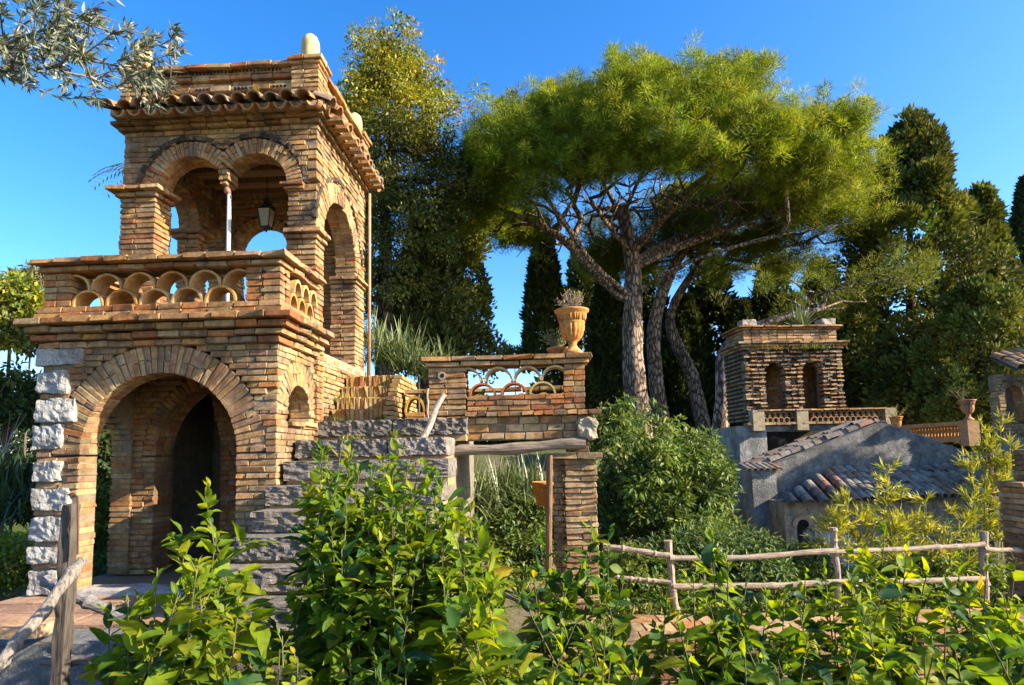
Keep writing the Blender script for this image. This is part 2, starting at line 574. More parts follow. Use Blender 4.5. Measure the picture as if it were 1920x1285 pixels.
def voussoirs(B, K, o, u, v, n, c, hs, ri, ro, thick, w=P_MIX, prio=1.0, bw=0.058, lim=None, nd=2, split=0.45, kc=(0.22, 0.17, 0.12), a0=0.0, a1=PI, ka=None):
    o, u, v, n = (np.asarray(q, float) for q in (o, u, v, n))
    cnt = int((a1 - a0) * (ri + (ro - ri) * 0.35) / bw)
    if K is not None:
        K.arc(o + u * c + v * hs, u, v, n, ro - 0.004, ri + 0.012, -thick, -0.019, *(ka or (a0, a1)), 24, kc)
    for i in range(cnt):
        t = a0 + (i + 0.5) * (a1 - a0) / cnt + random.gauss(0, 0.006)
        rad = u * math.cos(t) + v * math.sin(t)
        tan = -u * math.sin(t) + v * math.cos(t)
        cc = c + math.cos(t) * (ri + ro) / 2
        if lim and not (lim[0] < cc < lim[1]):
            continue
        cuts = [(ri, ro)]
        if random.random() < split and ro - ri > 0.17:
            q = ri + (ro - ri) * random.uniform(0.4, 0.62)
            cuts = [(ri, q), (q, ro)]
        for r0, r1 in cuts:
            rm = (r0 + r1) / 2
            wd = rm * (a1 - a0) / cnt
            for k in range(nd):
                d0, d1 = -thick * k / nd, -thick * (k + 1) / nd
                pos = o + u * c + v * hs + rad * rm + n * ((d0 + d1) / 2 + random.uniform(-.006, .006) * (k == 0))
                B.add(pos, frame(rad, tan, n), (r1 - r0 - 0.008, abs(d1 - d0) - 0.006, min(wd * 0.88, 0.075)), w, prio if k == 0 else prio * 0.5)
def course(B, p0, p1, z, h, depth, n, bl=0.27, w=P_MIX, prio=1.0, joint=0.01):
    """one run of bricks from p0 to p1 (xy), outer faces on that line, n pointing outward"""
    p0, p1, n = np.array([*p0, 0.]), np.array([*p1, 0.]), np.array([*n, 0.])
    L = np.linalg.norm(p1 - p0)
    u = (p1 - p0) / L
    cnt = max(1, int(round(L / bl)))
    e = np.linspace(0, L, cnt + 1)
    e[1:-1] += RNG.uniform(-0.12, 0.12, cnt - 1) * bl
    R = frame(u, EZ, n)
    for i in range(cnt):
        l = e[i + 1] - e[i]
        tilt = np.array(Matrix.Rotation(random.gauss(0, 0.012), 3, 'Y'))
        B.add(p0 + u * (e[i] + l / 2) + n * (-depth / 2 + random.uniform(-.009, .009)) + EZ * (z + h / 2 + random.uniform(-.004, .004)), R @ tilt, (l - joint, depth, h - joint * 0.8), w, prio)
def pier(B, K, x0, x1, y0, y1, z0, z1, ch=0.064, w=P_MIX, prio=1.0, split='x', kc=(0.22, 0.17, 0.12)):
    K.box((x0 + .022, y0 + .022, z0), (x1 - .022, y1 - .022, z1), kc)
    nc = max(1, int(round((z1 - z0) / ch)))
    ch = (z1 - z0) / nc
    for k in range(nc):
        z = z0 + (k + 0.5) * ch
        jx, jy = random.uniform(-.008, .008), random.uniform(-.008, .008)
        if split == 'x':
            m = x0 + (x1 - x0) * (0.42 if k % 2 else 0.5) + random.uniform(-.01, .01)
            for a, b in ((x0, m), (m, x1)):
                my = y0 + (y1 - y0) * random.uniform(0.42, 0.58)
                for c, d in ((y0, my), (my, y1)):
                    B.add(((a + b) / 2 + jx, (c + d) / 2 + random.uniform(-.006, .006), z), np.eye(3), (b - a - .009, d - c - .008, ch - .01), w, prio)
        else:
            for a, b, c, d in ([(x0, x1, y0, (y0 + y1) / 2), (x0, x1, (y0 + y1) / 2, y1)] if k % 2 else [(x0, (x0 + x1) / 2, y0, y1), ((x0 + x1) / 2, x1, y0, y1)]):
                B.add(((a + b) / 2 + jx, (c + d) / 2 + jy, z), np.eye(3), (b - a - .009, d - c - .008, ch - .01), w, prio)
def moulding(B, x0, x1, y0, y1, z, w=P_MIX, sides='fr', offs=((0.03, 0.05), (0.085, 0.055)), prio=1.2, inset=0.12):
    """projecting brick courses round a pier"""
    for o, h in offs:
        if 'f' in sides:
            course(B, (x0 - (o if 'l' in sides else 0), y0 - o), (x1 + (o if 'r' in sides else 0), y0 - o), z, h, inset + o, (0, -1), 0.22, w, prio)
        if 'r' in sides:
            course(B, (x1 + o, y0 - o + inset + o + .004), (x1 + o, y1 + (o if 'b' in sides else 0)), z, h, inset + o, (1, 0), 0.22, w, prio)
        if 'l' in sides:
            course(B, (x0 - o, y0 - o + inset + o + .004), (x0 - o, y1 + (o if 'b' in sides else 0)), z, h, inset + o, (-1, 0), 0.22, w, prio)
        z += h
def rock(lo, hi, n=7, amp=0.02, sc_=9.0, seed=0, rnd=0.25):
    """rough-hewn block: a gridded box with worn corners and broken faces"""
    lo, hi = np.asarray(lo, float), np.asarray(hi, float)
    ctr, half = (lo + hi) / 2, (hi - lo) / 2
    g = np.linspace(-1, 1, n + 1)
    A, Bm = np.meshgrid(g, g, indexing='ij')
    Vs, Qs, base = [], [], 0
    ii, jj = np.meshgrid(np.arange(n), np.arange(n), indexing='ij')
    q = np.stack([ii * (n + 1) + jj, (ii + 1) * (n + 1) + jj, (ii + 1) * (n + 1) + jj + 1, ii * (n + 1) + jj + 1], -1).reshape(-1, 4)
    for a in range(3):
        for s in (-1, 1):
            P = np.zeros((n + 1, n + 1, 3))
            P[..., a] = s
            P[..., (a + 1) % 3] = A
            P[..., (a + 2) % 3] = Bm
            Vs.append(P.reshape(-1, 3))
            Qs.append((q if s > 0 else q[:, ::-1]) + base)
            base += (n + 1) ** 2
    V = np.concatenate(Vs)
    r = np.linalg.norm(np.abs(V) ** 4, axis=1) ** 0.25
    V = V * (1 - rnd * (r - 1) / 0.32 * 0.16)[:, None]
    P = ctr + V * half
    nr = unit(V ** 5)
    P = P + nr * (fbm(P, sc_, 3, seed) * amp)[:, None]
    return P, np.concatenate(Qs)
def barrel(S, p, d, up, L, r0, r1, th=0.014, c=(0.4, 0.2, 0.1), seg=8, flip=False):
    """curved roof tile from p along d, radius r0 at p and r1 at the far end"""
    p, d, up = np.asarray(p, float), unit(d), np.asarray(up, float)
    side = unit(np.cross(d, up))
    up = np.cross(side, d)
    if flip:
        up = -up
    t = np.linspace(0.04, PI - 0.04, seg + 1)
    V = []
    for q, r in ((p, r0), (p + d * L, r1)):
        for rr in (r, r - th):
            V.append(q + (side[None] * np.cos(t)[:, None] + up[None] * np.sin(t)[:, None]) * rr)
    V = np.concatenate(V)
    m = seg + 1
    Q = []
    for i in range(seg):
        Q += [(i, i + 1, 2 * m + i + 1, 2 * m + i), (m + i + 1, m + i, 3 * m + i, 3 * m + i + 1),
              (i + 1, i, m + i, m + i + 1), (2 * m + i, 2 * m + i + 1, 3 * m + i + 1, 3 * m + i)]
    Q += [(0, 2 * m, 3 * m, m), (seg, m + seg, 3 * m + seg, 2 * m + seg)]
    S.add(V, Q, c=c)
def lava_ring(parent, o, u, n, r, a0, a1, w=0.06):
    o, u, n = np.asarray(o, float), np.asarray(u, float), np.asarray(n, float)
    cnt = int((a1 - a0) * r / 0.115)
    for i in range(cnt):
        t = a0 + (a1 - a0) * (i + 0.5) / cnt
        rad, tan = u * math.cos(t) + EZ * math.sin(t), -u * math.sin(t) + EZ * math.cos(t)
        P, Q = rock((-0.056, -0.05, -w / 2), (0.056, 0.012 + random.uniform(-.012, .008), w / 2 * random.uniform(0.8, 1.2)), 4, 0.012, 20, i + int(abs(o[0]) * 50), 0.8)
        S = Soup()
        S.add(o + rad * r + P[:, :1] * tan + P[:, 1:2] * n + P[:, 2:] * rad, Q, c=random.choice([(0.06, 0.048, 0.038), (0.09, 0.07, 0.052), (0.045, 0.037, 0.032), (0.13, 0.095, 0.06)]))
        S.build('lava_stone', MAT['lava'], parent)
TILES = [(0.42, 0.26, 0.13), (0.36, 0.20, 0.10), (0.46, 0.30, 0.17), (0.40, 0.22, 0.10), (0.33, 0.24, 0.16), (0.44, 0.22, 0.09)]
TILES = [(a * 0.78, b * 0.76, c * 0.78) for a, b, c in TILES]
GREYTILES = [(0.22, 0.20, 0.18), (0.30, 0.27, 0.24), (0.18, 0.16, 0.15), (0.34, 0.30, 0.26), (0.26, 0.21, 0.17), (0.33, 0.19, 0.13), (0.30, 0.29, 0.27)]
GREYTILES = [(a * 0.80, b * 0.74, c * 0.68) for a, b, c in GREYTILES]
# ------------------------------------------------------------------ the brick folly with its terrace and belvedere
YAW = math.radians(-3.0)
FO = at(515, 1095, 6.0)
FO[2] = 0.0
folly = thing('brick_folly', 'two-storey brick garden folly with round arches, terrace balustrade and tiled eaves', 'folly', FO, YAW)
bpy.context.view_layer.update()
FM = np.array(folly.matrix_world)
def L2W(p):
    return FM[:3, :3] @ np.asarray(p, float) + FM[:3, 3]
B, K = Bricks(), Soup()
u_x, n_f = EX, -EY
# quoin stones (z0, z1, x right)
QUOIN = [(2.285, 2.445, -2.02), (2.0, 2.205, -2.15), (1.72, 1.935, -2.06), (1.44, 1.665, -2.18), (1.125, 1.305, -2.17), (0.84, 1.05, -2.08), (0.555, 0.76, -2.12), (0.335, 0.485, -2.10), (0.03, 0.25, -2.16)]
def in_quoin(x, z):
    return any(z0 - .02 < z < z1 + .02 and x < xr - .03 for z0, z1, xr in QUOIN)
lead_r = lambda k, a0, a1: (a0, a1 if k % 2 else a1 - 0.11)
wall(B, K, (0, 0, 0), EX, EZ, -EY, arch_iv(-2.45, 0.0, [(-1.205, 0.795, 1.095, 1.375, 0.0)], lead_r), 0.02, 2.44, w=P_PINK, skip=in_quoin, thick=0.26, prio=1.6)
voussoirs(B, K, (0, 0, 0), EX, EZ, -EY, -1.205, 1.375, 0.795, 1.09, 0.26, w=P_PINK, prio=1.8, bw=0.062)
for i, (z0, z1, xr) in enumerate(QUOIN):
    S = Soup()
    P, Q = rock((-2.48 + 0.012 * (i % 3), -0.028, z0 - .006), (xr, 0.33, z1 + .006), 20, 0.024, 5.5, i, 0.35)
    P = P + unit(P - P.mean(0)) * (0.010 * fbm(P, 26, 2, i))[:, None]
    S.add(P, Q, c=random.choice([(0.38, 0.375, 0.36), (0.34, 0.34, 0.345), (0.41, 0.40, 0.38)]))
    S.build('quoin_stone', MAT['limestone'], folly)
# right flank, lower storey, with the open arched window
lead_f = lambda k, a0, a1: (a0 + (0.11 if k % 2 else 0.0), a1)
wall(B, K, (0, 0, 0), EY, EZ, EX, arch_iv(0.0, 1.0, [(0.55, 0.29, 0.56, 1.775, 1.69)], lead_f), 0.02, 2.44, w=P_PALE, thick=0.24, prio=1.2)
voussoirs(B, K, (0, 0, 0), EY, EZ, EX, 0.55, 1.775, 0.29, 0.55, 0.24, w=P_PALE, prio=1.2, bw=0.055)
course(B, (0.035, 0.27), (0.035, 1.0), 1.63, 0.055, 0.2, (1, 0), 0.3, P_PALE)
# left flank and inner cross wall
wall(B, K, (-2.45, 0, 0), EY, EZ, -EX, arch_iv(0.27, 1.1, [(0.70, 0.36, 0.36, 1.45, 0.0)]), 0.02, 2.44, w=P_WARM, thick=0.24, prio=0.2)
wall(B, K, (0, 1.1, 0), EX, EZ, -EY, arch_iv(-2.44, -0.2, [(-1.08, 0.86, 1.02, 1.36, 0.0)]), 0.0, 2.44, w=P_WARM, thick=0.36, prio=1.0)
voussoirs(B, K, (0, 1.1, 0), EX, EZ, -EY, -1.08, 1.36, 0.86, 1.02, 0.36, w=P_WARM, prio=0.7)
wall(B, K, (-0.24, 0, 0), EY, EZ, -EX, arch_iv(0.27, 1.08, [(0.55, 0.29, 0.30, 1.775, 1.69)]), 0.0, 2.44, w=P_WARM, thick=0.1, prio=0.5, core=False)
wall(B, K, (0, 1.95, 0), EX, EZ, -EY, lambda h, k: [(-1.62 - 0.25 * max(0, h - 1.5), -0.1, 0, 0)], 0.0, 2.44, w=P_RED, thick=0.2, prio=0.4)
# back half of the lower storey (dark room behind the cross arch)
K.box((-2.44, 3.0, 0.0), (-1.75, 3.2, 2.5), (0.2, 0.16, 0.11))
K.box((-0.75, 3.0, 0.0), (-0.1, 3.2, 2.5), (0.2, 0.16, 0.11))
K.box((-1.75, 3.0, 1.0), (-0.75, 3.2, 2.5), (0.2, 0.16, 0.11))
K.box((-2.44, 1.5, 0.0), (-2.3, 3.0, 2.5), (0.2, 0.16, 0.11))
wall(B, K, (-0.03, 0, 0), EY, EZ, EX, lambda h, k: [(1.16, 3.10, 0, 0)], 1.2, 2.52, w=P_PALE, thick=0.22, prio=0.8)
pier(B, K, -0.24, 0.035, 0.97, 1.18, 0.9, 2.55, w=P_WARM, prio=1.0)
K.box((-2.42, 0.02, 2.44), (-0.03, 3.12, 2.555), (0.32, 0.25, 0.17))
# oversailing cornice courses
z = 2.44
for o, h, wgt in ((0.035, 0.072, P_PINK), (0.085, 0.072, P_MIX), (0.14, 0.074, P_MIX), (0.215, 0.075, P_WARM)):
    course(B, (-2.45 - o * 0.6, -o), (o, -o), z, h, 0.34, (0, -1), 0.26, wgt, 1.6)
    course(B, (o, -o + 0.345), (o, 1.02), z, h, 0.3, (1, 0), 0.26, P_PALE, 1.3)
    course(B, (-2.45 - o * 0.6, -o + 0.345), (-2.45 - o * 0.6, 1.1), z, h, 0.3, (-1, 0), 0.26, wgt, 0.2)
    z += h
zb = z                                                    # 2.733
for h, o in ((0.072, 0.06), (0.072, 0.035)):
    course(B, (-2.45 - o, -o), (o, -o), z, h, 0.27, (0, -1), 0.25, P_WARM, 1.6)
    course(B, (o, -o + 0.275), (o, 1.0), z, h, 0.24, (1, 0), 0.25, P_PALE, 1.2)
    z += h
zt0 = z                                                   # foot of the tile arcs
pier(B, K, -0.345, 0.02, -0.02, 0.22, zt0, 3.225, w=P_RED, prio=1.5)
pier(B, K, -2.46, -2.16, -0.02, 0.22, zt0, 3.225, w=P_WARM, prio=1.5)
for h, o in ((0.062, 0.06), (0.068, 0.135)):
    zc = 3.225 if h == 0.062 else 3.288
    course(B, (-2.45 - o * 0.5, -o), (o - .02, -o), zc, h, 0.26 + o, (0, -1), 0.27, P_MIX, 1.7)
    course(B, (o - .02, -o + 0.265 + o), (o - .02, 1.0), zc, h, 0.22 + o, (1, 0), 0.27, P_PALE, 1.2)
    course(B, (-2.45 - o * 0.5, -o + 0.27 + o), (-2.45 - o * 0.5, 1.1), zc, h, 0.22 + o, (-1, 0), 0.27, P_MIX, 0.2)
def half_tile(parent, o, u, n, R, depth, c, sv=1.0, th=0.022):
    S = Soup()
    S.arc(o, u, EZ, n, R, R - th, -depth, 0.0, 0, PI, 14, c, sv)
    return S.build('half_round_tile', MAT['terracotta'], parent, smooth=False)
RAIL = [(0.46, 0.25, 0.08), (0.42, 0.20, 0.06), (0.50, 0.30, 0.12), (0.44, 0.26, 0.11)]
for i, x in enumerate((-1.985, -1.635, -1.29, -0.945, -0.60)):
    half_tile(folly, (x, -0.005 + random.uniform(-.01, .01), zt0), EX, -EY, 0.166, 0.21, RAIL[i % 4])
for i, x in enumerate((-2.15, -1.81, -1.46, -1.12, -0.775, -0.43)):
    half_tile(folly, (x, 0.01 + random.uniform(-.01, .01), zt0 + 0.172), EX, -EY, 0.168, 0.21, RAIL[(i + 2) % 4], 1.0)
for i, y in enumerate((0.33, 0.55, 0.77)):
    half_tile(folly, (0.015, y, zt0), EY, EX, 0.108, 0.2, RAIL[1], 1.45)
for i, y in enumerate((0.44, 0.66, 0.88)):
    half_tile(folly, (0.015, y, zt0 + 0.165), EY, EX, 0.108, 0.2, RAIL[2], 1.5)
for zz in (2.93, 3.01, 3.09, 3.165):  # near-black plugs painted as the shade inside weep holes
    Soup().tube([(-0.155, 0.05, zz), (-0.155, -0.030, zz)], 0.015, 8, (0.02, 0.018, 0.015)).build('weep_hole_plug', MAT['lava'], folly)
    Soup().tube([(-0.05, 0.1, zz), (0.029, 0.1, zz)], 0.011, 8, (0.02, 0.018, 0.015)).build('weep_hole_plug', MAT['lava'], folly)
# belvedere: piers
ZF = 2.555
pier(B, K, -2.49, -2.04, 1.08, 1.42, ZF, 4.50, w=P_WARM, prio=1.5)
moulding(B, -2.49, -2.04, 1.08, 1.42, 4.50, P_WARM, 'flr', ((0.04, 0.06), (0.11, 0.06)))
pier(B, K, -2.48, -2.05, 1.10, 1.40, 4.62, 4.76, w=P_WARM, prio=1.5)
pier(B, K, -0.42, -0.05, 1.09, 1.37, ZF, 3.90, w=P_MIX, prio=1.5)
moulding(B, -0.42, -0.05, 1.09, 1.37, 3.90, P_PALE, 'fr', ((0.035, 0.055), (0.09, 0.06)))
pier(B, K, -0.41, -0.05, 1.10, 1.37, 4.015, 4.56, w=P_MIX, prio=1.5)
moulding(B, -0.42, -0.20, 1.10, 1.37, 4.52, P_WARM, 'fl', ((0.03, 0.04), (0.07, 0.045)))
pier(B, K, -0.42, -0.05, 2.63, 3.08, ZF, 3.78, w=P_PALE, prio=1.5)
moulding(B, -0.42, -0.05, 2.63, 3.08, 3.78, P_PALE, 'fr', ((0.03, 0.05), (0.07, 0.05)))
pier(B, K, -2.49, -2.19, 2.25, 2.52, ZF, 4.40, w=P_WARM, prio=0.8)
moulding(B, -2.49, -2.19, 2.25, 2.52, 4.40, P_WARM, 'flr', ((0.05, 0.06), (0.12, 0.06)))
pier(B, K, -2.38, -1.92, 2.86, 3.10, ZF, 4.32, w=P_WARM, prio=0.7)
moulding(B, -2.38, -1.92, 2.86, 3.10, 4.32, P_WARM, 'fr', ((0.04, 0.05), (0.10, 0.05)))
pier(B, K, -1.17, -0.43, 2.86, 3.10, ZF, 4.42, w=P_WARM, prio=0.4)
# front wall over the twin arches
ZS, ZW = 4.60, 5.34
mid = -1.2275
wall(B, K, (0, 1.1, 0), EX, EZ, -EY, arch_iv(-2.48, -0.05, [(-1.63, 0.40, 0.605, ZS, ZS), (-0.825, 0.40, 0.605, ZS, ZS)], lead_r), ZS + 0.02, ZW, w=P_MIX, thick=0.30, prio=1.4)
voussoirs(B, K, (0, 1.1, 0), EX, EZ, -EY, -1.63, ZS, 0.40, 0.595, 0.30, w=P_MIX, prio=1.5, bw=0.05, lim=(-9, mid - .012), split=0.25, ka=(0.66, PI))
voussoirs(B, K, (0, 1.1, 0), EX, EZ, -EY, -0.825, ZS, 0.40, 0.595, 0.30, w=P_MIX, prio=1.5, bw=0.05, lim=(mid + .012, 9), split=0.25, ka=(0, PI - 0.66))
pier(B, K, mid - 0.062, mid + 0.062, 1.12, 1.38, ZS + 0.10, ZS + 0.30, w=P_WARM, prio=1.4)
pier(B, K, mid - 0.04, mid + 0.04, 1.14, 1.36, ZS + 0.05, ZS + 0.10, w=P_WARM, prio=1.0)
for cx, a0, a1 in ((-1.63, 0.90, PI - 0.15), (-0.825, 0.15, PI - 0.90)):
    lava_ring(folly, (cx, 1.1, ZS), EX, -EY, 0.635, a0, a1)
# flank wall with the tall arch
lead_u = lambda k, a0, a1: (a0 + (0.11 if k % 2 else 0.0), a1)
wall(B, K, (-0.05, 0, 0), EY, EZ, EX, arch_iv(1.1, 3.1, [(2.0, 0.63, 0.90, 4.03, 0)], lead_u), 4.02, ZW, w=P_PALE, thick=0.30, prio=1.1)
wall(B, K, (-0.05, 0, 0), EY, EZ, EX, lambda h, k: [(2.64, 3.08, 1, 0)], 3.88, 4.03, w=P_PALE, thick=0.30, prio=1.0)
voussoirs(B, K, (-0.05, 0, 0), EY, EZ, EX, 2.0, 4.03, 0.63, 0.89, 0.30, w=P_PALE, prio=1.2, bw=0.052)
lava_ring(folly, (-0.05, 2.0, 4.03), EY, EX, 0.935, 0.12, PI - 0.12)
# left and back walls
wall(B, K, (-2.17, 0, 0), EY, EZ, EX, arch_iv(1.1, 3.1, [(1.835, 0.415, 0.56, 4.56, 0), (2.69, 0.17, 0.28, 4.56, 0)]), 4.5, ZW, w=P_WARM, thick=0.30, prio=0.5)
voussoirs(B, K, (-2.17, 0, 0), EY, EZ, EX, 1.835, 4.56, 0.415, 0.55, 0.30, w=P_WARM, prio=0.5)
voussoirs(B, K, (-2.17, 0, 0), EY, EZ, EX, 2.69, 4.56, 0.17, 0.28, 0.30, w=P_WARM, prio=0.4)
wall(B, K, (0, 2.86, 0), EX, EZ, -EY, arch_iv(-2.4, -0.4, [(-1.545, 0.375, 0.52, 4.42, 0)]), 4.42, ZW, w=P_WARM, thick=0.24, prio=0.7)
voussoirs(B, K, (0, 2.86, 0), EX, EZ, -EY, -1.545, 4.42, 0.375, 0.51, 0.24, w=P_WARM, prio=0.7)
# ceiling: planks on beams
for i in range(9):
    S = Soup().box((-2.17, 1.4 + i * 0.165, 5.30), (-0.35, 1.4 + i * 0.165 + 0.158, 5.335), (0.30, 0.19, 0.09))
    S.build('ceiling_plank', MAT['darkwood'], folly)
for y in (1.62, 1.98, 2.34, 2.7):
    S = Soup().box((-2.17, y, 5.22), (-0.35, y + 0.07, 5.297), (0.20, 0.12, 0.06))
    S.build('ceiling_beam', MAT['darkwood'], folly)
# eaves cornice
z = ZW
for o, h in ((0.05, 0.055), (0.11, 0.055)):
    course(B, (-2.48 - o, 1.1 - o), (-0.05 + o, 1.1 - o), z, h, 0.3, (0, -1), 0.24, P_MIX, 1.0)
    course(B, (-0.05 + o, 1.1 - o + 0.305), (-0.05 + o, 3.1 + o), z, h, 0.3, (1, 0), 0.24, P_PALE, 1.0)
    course(B, (-2.48 - o, 1.1 - o + 0.305), (-2.48 - o, 3.1 + o), z, h, 0.3, (-1, 0), 0.24, P_MIX, 0.2)
    z += h
# brick corbels under the flank eaves
for i in range(11):
    y = 1.2 + i * 0.185
    B.add((0.13, y, 5.42), frame(EX, EZ, EY), (0.22, 0.1, 0.06), P_PALE, 1.0)
# eaves tiles: covers over pans, sloping outward
def eaves(p0, u, out, cnt, sp, z0, drop, run, name='roof_tile'):
    d = unit(out * run - EZ * drop)
    for i in range(cnt):
        b = np.array(p0) + u * (i * sp)
        c = TILES[random.randrange(6)]
        S = Soup()
        barrel(S, b + EZ * (z0 + random.uniform(-.012, .012)) - out * 0.02, d, EZ, math.hypot(run, drop) + random.uniform(-.03, .03), 0.078, 0.094, 0.018, c)
        S.build(name, MAT['tile'], folly)
        S = Soup()
        barrel(S, b + u * sp / 2 + EZ * (z0 - 0.035) - out * 0.02, d, EZ, math.hypot(run, drop) - 0.03, 0.09, 0.078, 0.016, TILES[random.randrange(6)], flip=True)
        S.build(name, MAT['tile'], folly)
eaves((-2.44, 1.06, 0), EX, -EY, 13, 0.196, 5.60, 0.13, 0.34)
eaves((-0.02, 0.98, 0), EY, EX, 12, 0.195, 5.60, 0.10, 0.21)
K.box((-2.52, 0.90, 5.452), (0.09, 3.3, 5.52), (0.36, 0.28, 0.18))
K.box((-2.5, 1.02, 5.52), (-0.02, 3.15, 5.645), (0.40, 0.32, 0.19))
# parapet: banded courses between pedestals
z = 5.645
for h, o, wgt in ((0.07, 0.0, P_MIX), (0.075, -0.05, P_PINK), (0.082, 0.01, P_RED), (0.085, -0.06, P_PINK), (0.066, -0.01, P_PINK), (0.062, -0.02, P_MIX), (0.066, 0.05, P_WARM)):
    course(B, (-2.45, 1.08 - o), (-0.10, 1.08 - o), z, h, 0.22 + o, (0, -1), 0.25, wgt, 1.3)
    course(B, (-0.06 + o, 1.34), (-0.06 + o, 3.1), z, h, 0.22 + o, (1, 0), 0.25, P_PALE, 1.0)
    z += h
K.box((-2.42, 1.16, 5.6), (-0.2, 1.3, 6.1), (0.28, 0.22, 0.15))
K.box((-0.25, 1.16, 5.6), (-0.12, 3.05, 6.1), (0.28, 0.22, 0.15))
# near-black chips painted as the shade in the perforated bricks' holes
for zz, y in ((6.06, 1.095), (5.825, 1.065)):
    S = Soup()
    for i in range(34 if zz > 6 else 16):
        x = -2.05 + i * 0.046 + (0.3 * (i // 4) if zz < 6 else 0)
        if x < -0.42:
            S.box((x, y - 0.008, zz - .012), (x + 0.026, y + .02, zz + .014), (0.018, 0.014, 0.01))
    S.build('perforation_shade', MAT['lava'], folly, kind='stuff')
for (x0, x1, y0, y1) in ((-0.36, -0.01, 1.04, 1.36), (-2.52, -2.2, 1.04, 1.36), (-0.36, -0.01, 2.84, 3.14)):
    pier(B, K, x0, x1, y0, y1, 5.60, 6.08, w=P_MIX, prio=1.5)
    moulding(B, x0, x1, y0, y1, 6.08, P_WARM, 'flrb', ((0.02, 0.04), (0.045, 0.06)), inset=0.16)
    K.box((x0, y0, 6.08), (x1, y1, 6.179), (0.45, 0.36, 0.22))
    S = Soup()
    cx, cy = (x0 + x1) / 2, (y0 + y1) / 2
    S.lathe([(0.0, 6.18), (0.105, 6.18), (0.108, 6.24), (0.112, 6.33), (0.114, 6.40), (0.106, 6.47), (0.085, 6.52), (0.05, 6.555), (0.0, 6.565)], (cx, cy, 0), 24, (0.52, 0.40, 0.20))
    S.build('finial', MAT['terracotta'], folly, smooth=True)
K.build('mortar', MAT['mortar'], folly)
B.finish(folly, 300)
# metal prop, down pipe, lantern
S = Soup().tube([(-1.20, 1.25, 2.556), (-1.205, 1.245, 4.56)], 0.026, 12, (0.55, 0.54, 0.52))
S.tube([(-1.205, 1.245, 4.56), (-1.225, 1.24, 4.60), (-1.235, 1.24, 4.66)], [0.03, 0.045, 0.03], 10, (0.30, 0.15, 0.10))
tag(S.build('steel_prop', MAT['metal'], None, smooth=True), 'slim pale steel prop under the junction of the twin upper arches', 'prop').matrix_world = folly.matrix_world.copy()
S = Soup()
S.tube([(0.03, 3.05, 5.30), (0.03, 3.05, 2.45)], 0.022, 10, (0.38, 0.22, 0.13))
S.build('downpipe', MAT['metal'], folly, smooth=True)
lan = thing('lantern', 'dark hanging lantern with pale glass under the ceiling of the belvedere', 'lantern', L2W((-1.18, 2.2, 4.5)), YAW)
S = Soup().tube([(0, 0, 0.42), (0, 0, 0.72)], 0.006, 6, (0.03, 0.03, 0.03)).build('chain', MAT['metal'], lan)
S = Soup()
for sx, sy in ((-1, -1), (1, -1), (1, 1), (-1, 1)):
    S.tube([(sx * .055, sy * .055, 0), (sx * .09, sy * .09, 0.25)], 0.008, 6, (0.03, 0.03, 0.03))
S.box((-.062, -.062, -.02), (.062, .062, 0.004), (0.03, 0.03, 0.03))
S.tube([(0, 0, -.02), (0, 0, -.07)], [.03, .008], 8, (0.03, 0.03, 0.03))
S.build('frame', MAT['metal'], lan)
S = Soup().lathe([(0.135, 0.25), (0.12, 0.27), (0.06, 0.35), (0.045, 0.36), (0.05, 0.40), (0.01, 0.43)], (0, 0, 0), 4, (0.03, 0.03, 0.03))
S.build('cap', MAT['metal'], lan)
V = [(-.05, -.05, .006), (.05, -.05, .006), (.05, .05, .006), (-.05, .05, .006), (-.084, -.084, .245), (.084, -.084, .245), (.084, .084, .245), (-.084, .084, .245)]
Soup().add(V, [(0, 1, 5, 4), (1, 2, 6, 5), (2, 3, 7, 6), (3, 0, 4, 7)], c=(0.35, 0.30, 0.18)).build('glass', MAT['glass'], lan)

# ------------------------------------------------------------------ stairs
stairs = thing('stone_staircase', 'broad flight of rough grey stone steps with worn edges beside the folly', 'staircase', FO, YAW)
STEPS = [(-1.20, 0.21), (-0.92, 0.42), (-0.70, 0.64), (-0.46, 0.84), (-0.18, 1.045), (0.08, 1.265), (0.36, 1.485), (1.0, 1.715)]
for i, (y, z) in enumerate(STEPS):
    x0 = 0.03 if y > -0.05 else (-0.02 if y > -0.6 else -0.06 - 0.03 * (i % 2))
    x1 = 1.62 + 0.03 * (i % 3) if i < 7 else 1.74
    ed = sorted([x0, x1] + [x0 + (x1 - x0) * q for q in ([random.uniform(0.45, 0.7)] if i in (2, 4, 6, 7) else [])])
    for a, b in zip(ed[:-1], ed[1:]):
        S = Soup()
        yy, zz = y + random.uniform(-.03, .0), z + random.uniform(-.006, .006)
        P, Q = rock((a + .006, yy, z - 0.185), (b - .006, y + 0.55, zz), 26, 0.013, 9, i * 3 + int(a * 7), 0.12)
        P[:, 1] += 0.018 * fbm(P, 26, 3, i) * (P[:, 1] < yy + 0.08)
        top = P[:, 2] > zz - 0.012
        P[top, 2] = zz - 0.004 + (P[top, 2] - zz) * 0.2
        S.add(P, Q, c=random.choice([(0.19, 0.165, 0.145), (0.23, 0.20, 0.18), (0.16, 0.145, 0.13)]))
        S.build('step_stone', MAT['stepstone'], stairs)
    S = Soup().box((x0 + 0.02, y + 0.045, z - 0.26), (x1 - .02, y + 0.5, z - 0.187), (0.42, 0.26, 0.14))
    S.build('riser_filler', MAT['mortar'], stairs)
core = Soup()
for (y, z), (y2, z2) in zip(STEPS, STEPS[1:] + [(2.9, 1.7)]):
    core.box((0.06, y + 0.07, -0.5), (1.58, y2 + 0.07, z - 0.19), (0.2, 0.17, 0.13))
core.build('rubble_core', MAT['mortar'], stairs)

